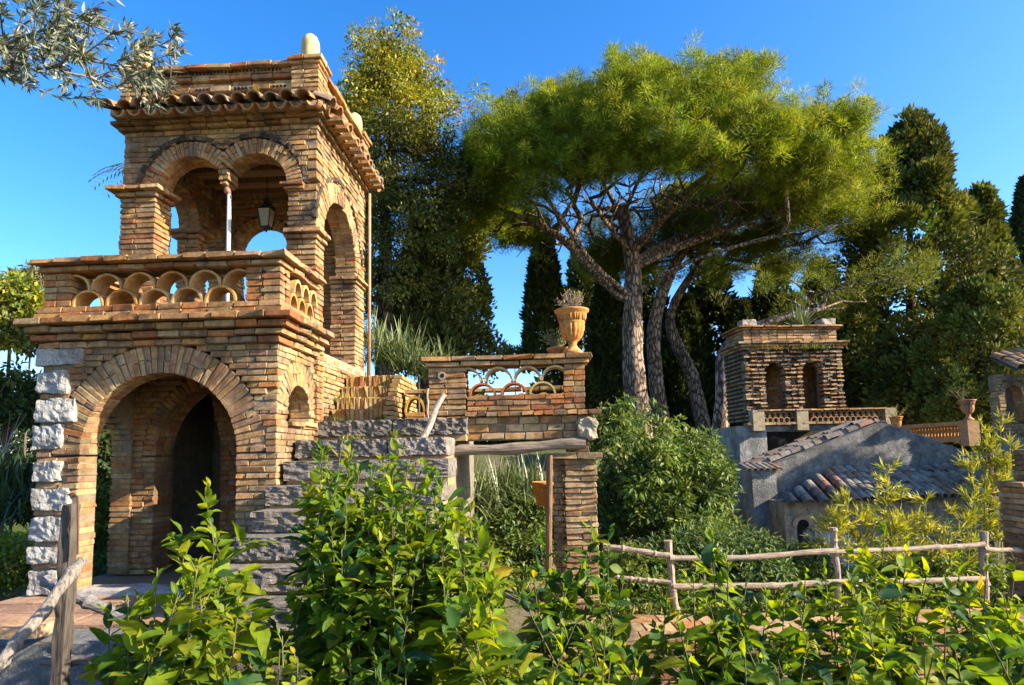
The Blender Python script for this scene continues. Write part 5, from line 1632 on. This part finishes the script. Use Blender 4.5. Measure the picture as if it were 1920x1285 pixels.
bush('distant_treetop', 'small bright treetop in the sky gap left of the urn', at(965, 668, 33), (0.9, 0.9, 0.5), 50, 30, 0.2, 0.1, [(0.13, 0.15, 0.02)])

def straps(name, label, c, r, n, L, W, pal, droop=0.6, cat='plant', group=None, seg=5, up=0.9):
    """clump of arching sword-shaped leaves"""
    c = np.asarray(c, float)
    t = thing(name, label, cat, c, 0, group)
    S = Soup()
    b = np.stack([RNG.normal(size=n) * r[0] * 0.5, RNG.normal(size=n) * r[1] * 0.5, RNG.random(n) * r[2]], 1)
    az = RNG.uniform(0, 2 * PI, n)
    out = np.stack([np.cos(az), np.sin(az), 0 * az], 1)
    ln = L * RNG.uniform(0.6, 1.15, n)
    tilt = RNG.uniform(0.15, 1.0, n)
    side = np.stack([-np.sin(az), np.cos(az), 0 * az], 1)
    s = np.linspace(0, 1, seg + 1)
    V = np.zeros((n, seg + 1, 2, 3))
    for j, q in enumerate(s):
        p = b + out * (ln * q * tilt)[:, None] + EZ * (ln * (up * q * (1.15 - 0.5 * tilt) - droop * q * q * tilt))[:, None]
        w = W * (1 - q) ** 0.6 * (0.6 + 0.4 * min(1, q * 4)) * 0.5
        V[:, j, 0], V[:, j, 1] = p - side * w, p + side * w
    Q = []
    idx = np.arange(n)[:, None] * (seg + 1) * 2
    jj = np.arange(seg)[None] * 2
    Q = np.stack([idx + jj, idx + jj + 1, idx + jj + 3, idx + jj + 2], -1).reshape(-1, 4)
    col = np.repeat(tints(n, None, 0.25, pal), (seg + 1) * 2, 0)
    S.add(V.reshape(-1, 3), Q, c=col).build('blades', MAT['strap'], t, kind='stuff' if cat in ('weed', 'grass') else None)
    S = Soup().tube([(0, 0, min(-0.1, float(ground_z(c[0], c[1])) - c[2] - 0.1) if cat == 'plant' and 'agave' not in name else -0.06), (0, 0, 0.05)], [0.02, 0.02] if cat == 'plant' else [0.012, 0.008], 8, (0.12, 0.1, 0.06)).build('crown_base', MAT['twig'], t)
    return t
ST = [(0.16, 0.19, 0.075), (0.11, 0.15, 0.055), (0.22, 0.24, 0.11), (0.08, 0.12, 0.04)]
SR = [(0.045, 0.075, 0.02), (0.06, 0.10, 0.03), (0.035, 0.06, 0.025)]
for i, (px, py, D, n, L, lab) in enumerate([(735, 690, 10.5, 420, 0.75, 'clump of pale sword-shaped leaves beside the downpipe of the folly'), (785, 712, 10.2, 420, 0.7, 'clump of pale sword-shaped leaves touching the left end of the balcony coping'),
                                         (690, 660, 11.5, 260, 0.7, 'clump of sword-shaped leaves seen through the tall side arch'), (640, 650, 11.8, 160, 0.6, 'sword-shaped leaves low in the tall side arch next to its near pier'),
                                         (880, 975, 9.3, 700, 0.95, 'arching strap-leaf clump under the left half of the balcony'), (970, 960, 9.6, 700, 0.9, 'arching strap-leaf clump under the middle of the balcony')]):
    straps('strap_leaf_plant', lab, at(px, py, D), (0.5, 0.4, 0.3), n, L, 0.028, ST, 0.75, group='strap-leaf plants')
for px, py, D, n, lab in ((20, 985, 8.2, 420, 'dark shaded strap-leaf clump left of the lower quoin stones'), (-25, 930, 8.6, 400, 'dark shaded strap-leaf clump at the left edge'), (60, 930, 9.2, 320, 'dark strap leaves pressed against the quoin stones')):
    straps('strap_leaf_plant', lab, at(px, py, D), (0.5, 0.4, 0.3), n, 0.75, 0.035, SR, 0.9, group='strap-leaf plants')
ag = at(1500, 622, 18.9)
straps('agave_plant', 'spiky agave rosette on top of the banded tower', ag, (0.1, 0.1, 0.1), 110, 0.85, 0.07, [(0.19, 0.23, 0.14), (0.13, 0.17, 0.09)], 0.25, up=0.95)
# dry grass and weeds on the tower ledge
straps('ledge_grass', 'yellow dry grass growing along the cornice of the banded tower', at(1478, 656, 17.95), (1.25, 0.2, 0.02), 260, 0.22, 0.012, [(0.42, 0.30, 0.06), (0.34, 0.26, 0.06)], 0.1, 'grass', seg=3)
straps('ledge_weed', 'green weed tuft on the right part of the tower cornice', at(1528, 655, 17.95), (0.35, 0.15, 0.02), 120, 0.2, 0.03, [(0.10, 0.17, 0.03)], 0.4, 'weed', seg=3)
# dry stems in the urn, weeds in the planter
def twigs(name, label, base, n, L, spread, c, cat='plant', leaf=None):
    t = thing(name, label, cat, base)
    S, F = Soup(), Soup()
    for i in range(n):
        d = unit(np.array([random.gauss(0, spread), random.gauss(0, spread), 1.0]))
        P = [np.zeros(3)]
        for j in range(5):
            d = unit(d + RNG.normal(size=3) * 0.12)
            P.append(P[-1] + d * L / 5 * random.uniform(0.6, 1.1))
        S.tube(P, np.linspace(0.004, 0.0015, 6), 4, c, cap=False)
        if leaf:
            m = 10
            C = np.array(P)[RNG.integers(1, 6, m)]
            diamonds(F, C, rand_dirs(m) + EZ * 0.6, 0.05, 0.012, tints(m, leaf, 0.3))
    S.build('stems', MAT['twig'], t)
    if leaf:
        F.build('leaves', MAT['foliage'], t)
    return t
twigs('dry_plant', 'tangle of dry purplish stems growing out of the large balcony urn', L2W((2.965, 1.25, 2.92)), 46, 0.30, 0.45, (0.30, 0.22, 0.24), leaf=(0.30, 0.24, 0.12))
twigs('planter_weed', 'green weeds and bare twigs in the low clay planter', L2W((2.78, 1.42, 2.52)), 30, 0.30, 0.5, (0.25, 0.19, 0.17), leaf=(0.16, 0.20, 0.05))
twigs('urn_plant', 'green plant trailing from the orange urn behind the gable peak', at(1682, 788, 17.2), 24, 0.5, 0.7, (0.2, 0.15, 0.1), leaf=(0.25, 0.24, 0.04))
twigs('urn_plant', 'leafy plant in the urn on the far orange balustrade', at(1803, 752, 18.1), 30, 0.6, 0.5, (0.2, 0.15, 0.1), leaf=(0.16, 0.18, 0.04))
twigs('bare_twigs', 'bare twigs against the sky left of the terrace coping', at(80, 540, 11.0), 16, 0.6, 0.5, (0.16, 0.12, 0.10))
twigs('bare_twigs', 'bare twigs rising above the terrace coping', at(140, 500, 12.0), 8, 0.45, 0.35, (0.16, 0.12, 0.10))
twigs('bare_branch', 'pale dead branches among the dark strap leaves at the left edge', at(5, 850, 8.0), 12, 0.7, 0.9, (0.46, 0.40, 0.34))
# weeds on the eaves and moss tufts on the steps
for (p, L, n, c, lab) in (((-0.75, 0.95, 5.66), 0.10, 60, (0.20, 0.24, 0.03), 'small green weed tuft on the front eaves tiles'), ((0.12, 2.5, 5.62), 0.12, 50, (0.20, 0.24, 0.03), 'small green weed tuft on the flank eaves of the folly'),
                          ((0.12, 1.35, 1.72), 0.14, 120, (0.34, 0.27, 0.08), 'dry grass tuft where the brick steps meet the folly wall'), ((0.03, 1.75, 2.02), 0.12, 80, (0.34, 0.29, 0.10), 'dry grass on the left end of the upper brick steps'),
                          ((0.95, 0.85, 1.50), 0.13, 50, (0.22, 0.26, 0.02), 'bright grass tuft in front of the top stone riser'), ((0.45, 0.9, 1.49), 0.07, 120, (0.20, 0.21, 0.03), 'mossy grass along the foot of the top stone riser'), ((0.60, 1.5, 1.72), 0.13, 60, (0.06, 0.10, 0.02), 'dark green weed on the lowest brick step')):
    straps('weed_tuft', lab, L2W(p), (0.16 if n > 60 else 0.06, 0.05, 0.01), n, L, 0.007, [c, tuple(q * 1.25 for q in c)], 0.3, 'weed', seg=3)

# low ground cover on the slope behind the terrace
S = Soup()
n = 52000
x, y = RNG.uniform(-7.5, 9, n), RNG.uniform(6.85, 12.5, n)
inside = (x > -4.9) & (x < 0.0) & (y < 9.6)
x, y = x[~inside], y[~inside]
keep = vnoise(np.stack([x, y, 0 * x], 1), 1.6, 3) > -0.45
x, y = x[keep], y[keep]
P = np.stack([x, y, ground_z(x, y) + RNG.random(len(x)) * 0.05], 1)
diamonds(S, P, rand_dirs(len(x)) + EZ * 0.9, RNG.uniform(0.05, 0.15, len(x)), 0.035, tints(len(x), None, 0.3, [(0.09, 0.13, 0.02), (0.14, 0.17, 0.03), (0.06, 0.09, 0.02), (0.22, 0.19, 0.05)]), unit(rand_dirs(len(x)) + EZ))
gc = S.build('ground_cover', MAT['foliage'], None, kind='stuff')
gc['label'] = 'low weeds and ground cover on the slope behind the terrace'

# bamboo-like yellow plants beyond the fence
def bamboo(label, stems, pal, n_leaf=70, L=0.17, W=0.022):
    o = at(*stems[0][0])
    t = thing('bamboo_plant', label, 'bamboo', o, 0, 'yellow bamboo plants')
    S, F = Soup(), Soup()
    for b, tp in stems:
        p0, p1 = at(*b), at(*tp)
        P = spath([p0, (p0 + p1) / 2 + RNG.normal(size=3) * 0.05, p1], 10)
        S.tube(P, np.linspace(0.012, 0.003, 10), 5, (0.22, 0.24, 0.05), cap=False)
        for k in range(22):
            s = random.uniform(0.12, 1.0)
            q = P[0] + (P[-1] - P[0]) * s
            d = unit(rand_dirs(1)[0] * np.array([1, 1, 0.2]) + EZ * 0.5)
            ln = (0.12 + 0.36 * (1 - s)) * random.uniform(0.7, 1.2)
            S.tube([q, q + d * ln], [0.004, 0.0015], 4, (0.24, 0.24, 0.06), cap=False)
            m = n_leaf // 5
            C = q + d * ln * RNG.random((m, 1))
            diamonds(F, C, d + 0.8 * rand_dirs(m) + EZ * 0.15, L * RNG.uniform(0.5, 1.1, m), W, tints(m, None, 0.2, pal))
    S.build('stems', MAT['twig'], t, origin=o)
    F.build('foliage', MAT['foliage'], t, origin=o)
BY = [(0.32, 0.31, 0.03), (0.25, 0.27, 0.03), (0.38, 0.34, 0.04)]
bamboo('yellow feathery bamboo clump left of the middle fence post', [((1590, 1070, 8.6), (1590, 930, 8.6)), ((1610, 1070, 8.8), (1625, 950, 8.8)), ((1570, 1070, 8.5), (1560, 960, 8.5))], BY)
bamboo('single tall yellow bamboo shoot rising before the tiled roof', [((1665, 1020, 9.0), (1664, 872, 9.0))], BY, 80)
bamboo('broad yellow bamboo clump between the two right fence posts', [((1700, 1080, 8.8), (1700, 960, 8.8)), ((1740, 1080, 9.0), (1735, 930, 9.0)), ((1780, 1080, 9.0), (1775, 960, 9.0)), ((1680, 1080, 8.7), (1672, 980, 8.7)), ((1810, 1080, 9.2), (1812, 970, 9.2))], BY)
bamboo('tall yellow bamboo thicket near the right edge below the kiosk', [((1850, 1050, 9.6), (1852, 800, 9.6)), ((1880, 1050, 9.8), (1878, 760, 9.8)), ((1830, 1050, 9.4), (1822, 850, 9.4)), ((1870, 1050, 9.5), (1895, 830, 9.5)), ((1845, 1050, 9.7), (1840, 790, 9.7)), ((1890, 1050, 9.6), (1865, 840, 9.6))], BY, 80)

# ------------------------------------------------------------------ olive tree reaching in from the left
random.seed(5)
RNG = np.random.default_rng(5)
ob = np.array([-5.6, 2.4, -0.9])
ot = tree('olive_tree', 'olive bough with narrow silvery leaves reaching in from the upper left corner', ob)
D = 3.3
path = spath([ob, ob + np.array([0.2, 0.1, 1.6]), np.array([-4.9, 2.8, 2.6]), np.array([-4.2, 3.1, 3.7])], 9)
T = []
for (x0, x1, y0, y1, n) in ((-10, 140, -10, 100, 64), (90, 260, -10, 110, 40), (200, 345, 40, 110, 16), (-10, 120, 90, 165, 34), (110, 260, 100, 190, 30), (220, 310, 110, 200, 16), (-160, 0, -60, 180, 20), (0, 200, -140, 0, 16), (250, 330, 80, 150, 6)):
    for i in range(n):
        T.append(at(random.uniform(x0, x1), random.uniform(y0, y1), D + random.uniform(-0.35, 0.45)))
T = np.array(T)
ch = grow(path, T, 0.10, 0.35, 0.0019, 0.42, np.linspace(0.14, 0.03, 9), attach=6)
S, F = Soup(), Soup()
branches(S, ch, (0.20, 0.18, 0.155), 0.03)
S.build('branches', MAT['twig'], ot, smooth=True, origin=ob)
for P, R in ch:
    thin = [i for i in range(len(P)) if R[i] < 0.011]
    if len(thin) < 2:
        continue
    Pt = P[thin]
    m = int(len(thin) * 9) + 8
    idx = RNG.random(m) * (len(thin) - 1)
    i0 = idx.astype(int)
    f = (idx - i0)[:, None]
    C = Pt[i0] * (1 - f) + Pt[np.minimum(i0 + 1, len(thin) - 1)] * f
    ax = unit(Pt[-1] - Pt[0])
    d = unit(ax * 0.7 + 0.75 * rand_dirs(m) + np.array([0, 0, -0.15]))
    diamonds(F, C, d, 0.07 * RNG.uniform(0.6, 1.15, m), 0.0135, tints(m, None, 0.25, [(0.10, 0.12, 0.07), (0.17, 0.19, 0.13), (0.07, 0.09, 0.045), (0.26, 0.27, 0.20)]))
F.build('crown', MAT['olive'], ot, origin=ob)
# palm behind the folly
pb = at(240, 330, 13)
pl = thing('palm_tree', 'palm whose frond tips show just left of the belvedere', 'palm', pb - np.array([0, 0, 4.6]))
S = Soup().tube([(0.25, 0, 0), (0.25, 0.02, 2.4), (0.25, 0, 4.7)], [0.16, 0.14, 0.12], 10, (0.16, 0.12, 0.09), 0.05).build('trunk', MAT['bark'], pl)
S = Soup()
for k in range(14):
    a = k * 2 * PI / 14 + 0.2
    d = np.array([math.cos(a), math.sin(a), 0])
    s = np.linspace(0, 1, 12)
    R_ = np.array([0.25, 0, 4.7]) + d[None] * (s * 0.85)[:, None] + EZ[None] * (0.35 * s - 0.75 * s ** 2)[:, None]
    for j in range(1, 12):
        for sg in (-1, 1):
            sd = np.cross(d, EZ) * sg
            diamonds(S, R_[j:j + 1], (sd + d * 0.6 - EZ * 0.5)[None], 0.32 * (1 - 0.5 * s[j]), 0.03, tints(1, None, 0.2, [(0.12, 0.15, 0.03), (0.30, 0.24, 0.05)]), EZ[None])
S.build('fronds', MAT['foliage'], pl)
random.seed(21)
RNG = np.random.default_rng(21)
# ------------------------------------------------------------------ leafy shrubs in the foreground
def leaf_variant(k):
    r = np.random.default_rng(40 + k)
    s = np.array([0, 0.12, 0.3, 0.5, 0.7, 0.87, 1.0])
    hw = np.array([0.012, 0.13, 0.215, 0.225, 0.165, 0.075, 0.0]) * r.uniform(0.85, 1.2)
    bend = r.uniform(0.1, 0.5)
    z = -bend * s ** 2 * 0.6
    x = s - 0.25 * bend * s ** 2
    wav = 0.03 * np.sin(s * 9 + r.uniform(0, 6))
    fold = r.uniform(0.1, 0.45)
    V = []
    for i in range(7):
        V += [(x[i], hw[i], z[i] + fold * hw[i] + wav[i]), (x[i], hw[i] * 0.5, z[i] + fold * hw[i] * 0.4), (x[i], 0, z[i]), (x[i], -hw[i] * 0.5, z[i] + fold * hw[i] * 0.4), (x[i], -hw[i], z[i] + fold * hw[i] - wav[i])]
    Q = [(5 * i + j, 5 * i + j + 1, 5 * i + 6 + j, 5 * i + 5 + j) for i in range(6) for j in range(4)]
    return np.array(V), np.array(Q)[:, ::-1]
LEAFV = [leaf_variant(k) for k in range(6)]
LPAL = [(0.12, 0.20, 0.015), (0.17, 0.245, 0.016), (0.08, 0.155, 0.017), (0.045, 0.115, 0.03), (0.25, 0.285, 0.018), (0.03, 0.085, 0.04), (0.34, 0.27, 0.03)]
_lm = {}
def leaf_mesh(k, p):
    if (k, p) not in _lm:
        V, Q = LEAFV[k]
        me = mesh_np('leaf', V, [Q], np.broadcast_to(np.array(LPAL[p]), (len(V), 3)), True)
        me.materials.append(MAT['leaf'])
        _lm[(k, p)] = me
    return _lm[(k, p)]
def shrub(label, base, tips, wts, size=0.15, nobj=45, dens=1.0, bare=0.3):
    b = at(*base)
    b[2] = float(ground_z(b[0], b[1])) - 0.05
    t = thing('leafy_shrub', label, 'shrub', b, 0, 'leafy shrubs in the foreground')
    S = Soup()
    L = []
    w = np.array(wts) / sum(wts)
    tips = list(tips) + [(a + random.uniform(-55, 55), c + random.uniform(20, 110), d + random.uniform(-0.35, 0.2)) for a, c, d in tips if random.random() < 0.25]
    for tp in tips:
        p1 = at(*tp)
        p0 = b + np.array([random.gauss(0, 0.12), random.gauss(0, 0.1), 0])
        midp = (p0 + p1) / 2 + np.array([random.gauss(0, 0.12), random.gauss(0, 0.1), 0.05])
        P = spath([p0, midp, p1], 16)
        S.tube(P, np.linspace(0.010, 0.0025, 16), 6, (0.13, 0.12, 0.05), cap=False)
        ln = np.linalg.norm(np.diff(P, axis=0), axis=1).sum()
        n = int(ln / 0.05 * dens)
        a = random.uniform(0, 6)
        for i in range(n):
            s = bare + (1 - bare) * (i + random.random() * 0.6) / n
            f = s * 15
            k = min(int(f), 14)
            q = P[k] + (P[k + 1] - P[k]) * (f - k)
            a += 2.4
            tipness = max(0, (s - 0.85) / 0.15)
            el = 0.10 + 0.85 * tipness + random.gauss(0, 0.38) - 0.4 * (1 - s)
            d = unit(np.array([math.cos(a) * math.cos(el), math.sin(a) * math.cos(el), math.sin(el)]))
            sz = 1.14 * size * (0.62 + 0.5 * min(1, (1 - s) * 4 + 0.25)) * random.choice([0.5, 0.75, 0.9, 1.0, 1.1, 1.3]) * random.uniform(0.85, 1.12) * (1 - 0.45 * tipness)
            up = unit(EZ * 1.0 + RNG.normal(size=3) * 0.5)
            sd = unit(np.cross(up, d))
            R = np.stack([d, sd, np.cross(d, sd)], 1)
            L.append((q + d * 0.012, R, sz, random.randrange(6), (6 if random.random() < 0.012 else RNG.choice(6, p=w))))
            if random.random() < 0.35:                       # side twig with three leaves
                tw = q + d * sz * 0.5 + EZ * 0.03
                S.tube([q, tw], [0.003, 0.002], 4, (0.14, 0.15, 0.05), cap=False)
                for e in range(3):
                    d2 = unit(d + RNG.normal(size=3) * 0.7 + EZ * 0.25)
                    sd = unit(np.cross(up, d2))
                    L.append((tw, np.stack([d2, sd, np.cross(d2, sd)], 1), sz * random.uniform(0.5, 0.85), random.randrange(6), (6 if random.random() < 0.012 else RNG.choice(6, p=w))))
    S.build('stems', MAT['twig'], t, origin=b)
    C = np.array([l[0] for l in L])
    pr = proj(C)
    sc_ = np.array([l[2] for l in L]) / np.maximum(pr[:, 2], 0.2)
    sc_ = np.where((pr[:, 1] < IH) & (pr[:, 0] > 0) & (pr[:, 0] < IW), sc_, 0) * (1.15 - 0.12 * (pr[:, 2] - pr[:, 2].min()))
    order = np.argsort(-sc_)
    F = Soup()
    for i, j in enumerate(order):
        c, R, sz, k, p = L[j]
        if i < nobj and sc_[j] > 0:
            o = link(bpy.data.objects.new('leaf', leaf_mesh(k, p)), t)
            m = np.eye(4)
            m[:3, :3] = R * sz
            m[:3, 3] = c - b
            o.matrix_local = Matrix(m.tolist())
        else:
            V, Q = LEAFV[k]
            F.add((V * sz) @ R.T + c, Q, c=np.array(LPAL[p]) * random.uniform(0.85, 1.15))
    if F.n:
        F.build('foliage', MAT['leaf'], t, smooth=True, origin=b, kind='stuff')
    return t
BR, DKL, MIXL = [3, 4, 2, 0.5, 3, 0.2], [1.5, 0.6, 3, 2.5, 0.4, 2], [3, 3, 2.5, 1, 2, 0.7]
shrub('leafy shrub rising in front of the lower arch of the folly', (350, 1420, 3.1), [(385, 930, 3.15), (340, 990, 3.05), (400, 1000, 3.2), (295, 1065, 3.0), (415, 1095, 3.1), (370, 1060, 2.95), (335, 1110, 2.9), (440, 1180, 3.2)], BR)
shrub('leafy shrub whose lowest twig reaches out over the landing', (260, 1420, 3.2), [(205, 1165, 3.25), (260, 1120, 3.2), (310, 1150, 3.1), (240, 1210, 3.1)], MIXL)
shrub('tall leafy shrub hiding the middle of the stone steps', (670, 1420, 3.7), [(600, 835, 3.9), (655, 845, 3.8), (600, 890, 3.7), (630, 900, 3.6), (705, 875, 3.8), (600, 960, 3.5), (620, 985, 3.4), (680, 960, 3.5), (605, 1060, 3.3), (660, 1060, 3.3), (610, 845, 3.95), (640, 835, 3.9), (675, 870, 3.7), (610, 870, 3.6), (690, 915, 3.6), (650, 930, 3.45), (660, 1130, 3.3), (640, 1010, 3.3)], MIXL, 0.15, 70)
shrub('tall leafy shrub before the right end of the stone steps', (780, 1420, 3.8), [(745, 835, 4.0), (790, 860, 3.9), (830, 905, 3.8), (740, 920, 3.6), (800, 960, 3.5), (720, 1000, 3.4), (860, 965, 3.7), (780, 1040, 3.3), (735, 1090, 3.2), (720, 850, 3.95), (765, 870, 3.8), (805, 880, 3.85), (735, 890, 3.6), (770, 915, 3.6), (815, 940, 3.6), (760, 980, 3.4), (830, 1010, 3.5), (700, 950, 3.5)], MIXL, 0.15, 70)
shrub('bright yellow-green leafy shrub just left of the timber post', (900, 1420, 3.2), [(850, 1000, 3.3), (890, 985, 3.4), (925, 1030, 3.3), (870, 1060, 3.1), (830, 1080, 3.0), (910, 1100, 3.0), (950, 1090, 3.2), (880, 1150, 2.9)], BR, 0.15, 70)
shrub('dark leafy shrub in front of the brick pillar', (1060, 1420, 4.1), [(1010, 1010, 4.3), (1065, 1040, 4.2), (1110, 985, 4.3), (1140, 1010, 4.3), (1000, 1080, 4.0), (1130, 1075, 4.0), (1060, 1110, 3.9), (1170, 1090, 4.1)], DKL, 0.14, 60)
shrub('leafy shrub standing before the first rustic fence post', (1310, 1420, 3.6), [(1335, 1000, 3.8), (1365, 1060, 3.7), (1300, 1085, 3.6), (1250, 1120, 3.7), (1330, 1130, 3.4), (1400, 1095, 3.6), (1270, 1170, 3.4)], MIXL, 0.14, 60)
shrub('leafy shrub hiding the fence left of the middle bamboo', (1500, 1420, 3.6), [(1510, 1080, 3.8), (1470, 1110, 3.7), (1545, 1060, 3.7), (1440, 1130, 3.6), (1500, 1150, 3.4), (1560, 1120, 3.5)], MIXL, 0.14, 50)
shrub('tall leafy shrub crossing the fence below the tiled roof', (1650, 1420, 3.7), [(1660, 985, 3.9), (1610, 1030, 3.8), (1700, 1020, 3.8), (1640, 1060, 3.6), (1740, 1065, 3.7), (1590, 1090, 3.5), (1690, 1100, 3.4), (1650, 1140, 3.2)], BR, 0.14, 70)
shrub('leafy shrub at the right edge before the brick pier', (1850, 1420, 3.5), [(1800, 1050, 3.8), (1850, 1070, 3.7), (1905, 1045, 3.7), (1880, 1110, 3.5), (1815, 1120, 3.4), (1770, 1110, 3.6), (1920, 1130, 3.4)], MIXL, 0.14, 60)
k = 0
for px, lab in ((330, 'low leafy shrub at the bottom edge below the lower arch'), (540, 'low leafy shrub at the bottom edge under the stone steps'), (700, 'low leafy shrub at the bottom edge beneath the tall stair shrubs'), (1010, 'low leafy shrub at the bottom edge below the timber post'),
                (1180, 'low leafy shrub at the bottom edge right of the brick pillar'), (1390, 'low leafy shrub at the bottom edge before the tan ledge'), (1560, 'low leafy shrub at the bottom edge below the middle fence post'), (1730, 'low leafy shrub at the bottom edge below the broad bamboo'), (1870, 'low leafy shrub in the bottom right corner')):
    shrub(lab, (px, 1500, 2.9), [(px + random.uniform(-85, 85), random.uniform(1150, 1260), 2.9 + random.uniform(-0.3, 0.4)) for _ in range(4)], [MIXL, BR, DKL][k % 3], 0.12, 45, 1.0, 0.2)
    k += 1
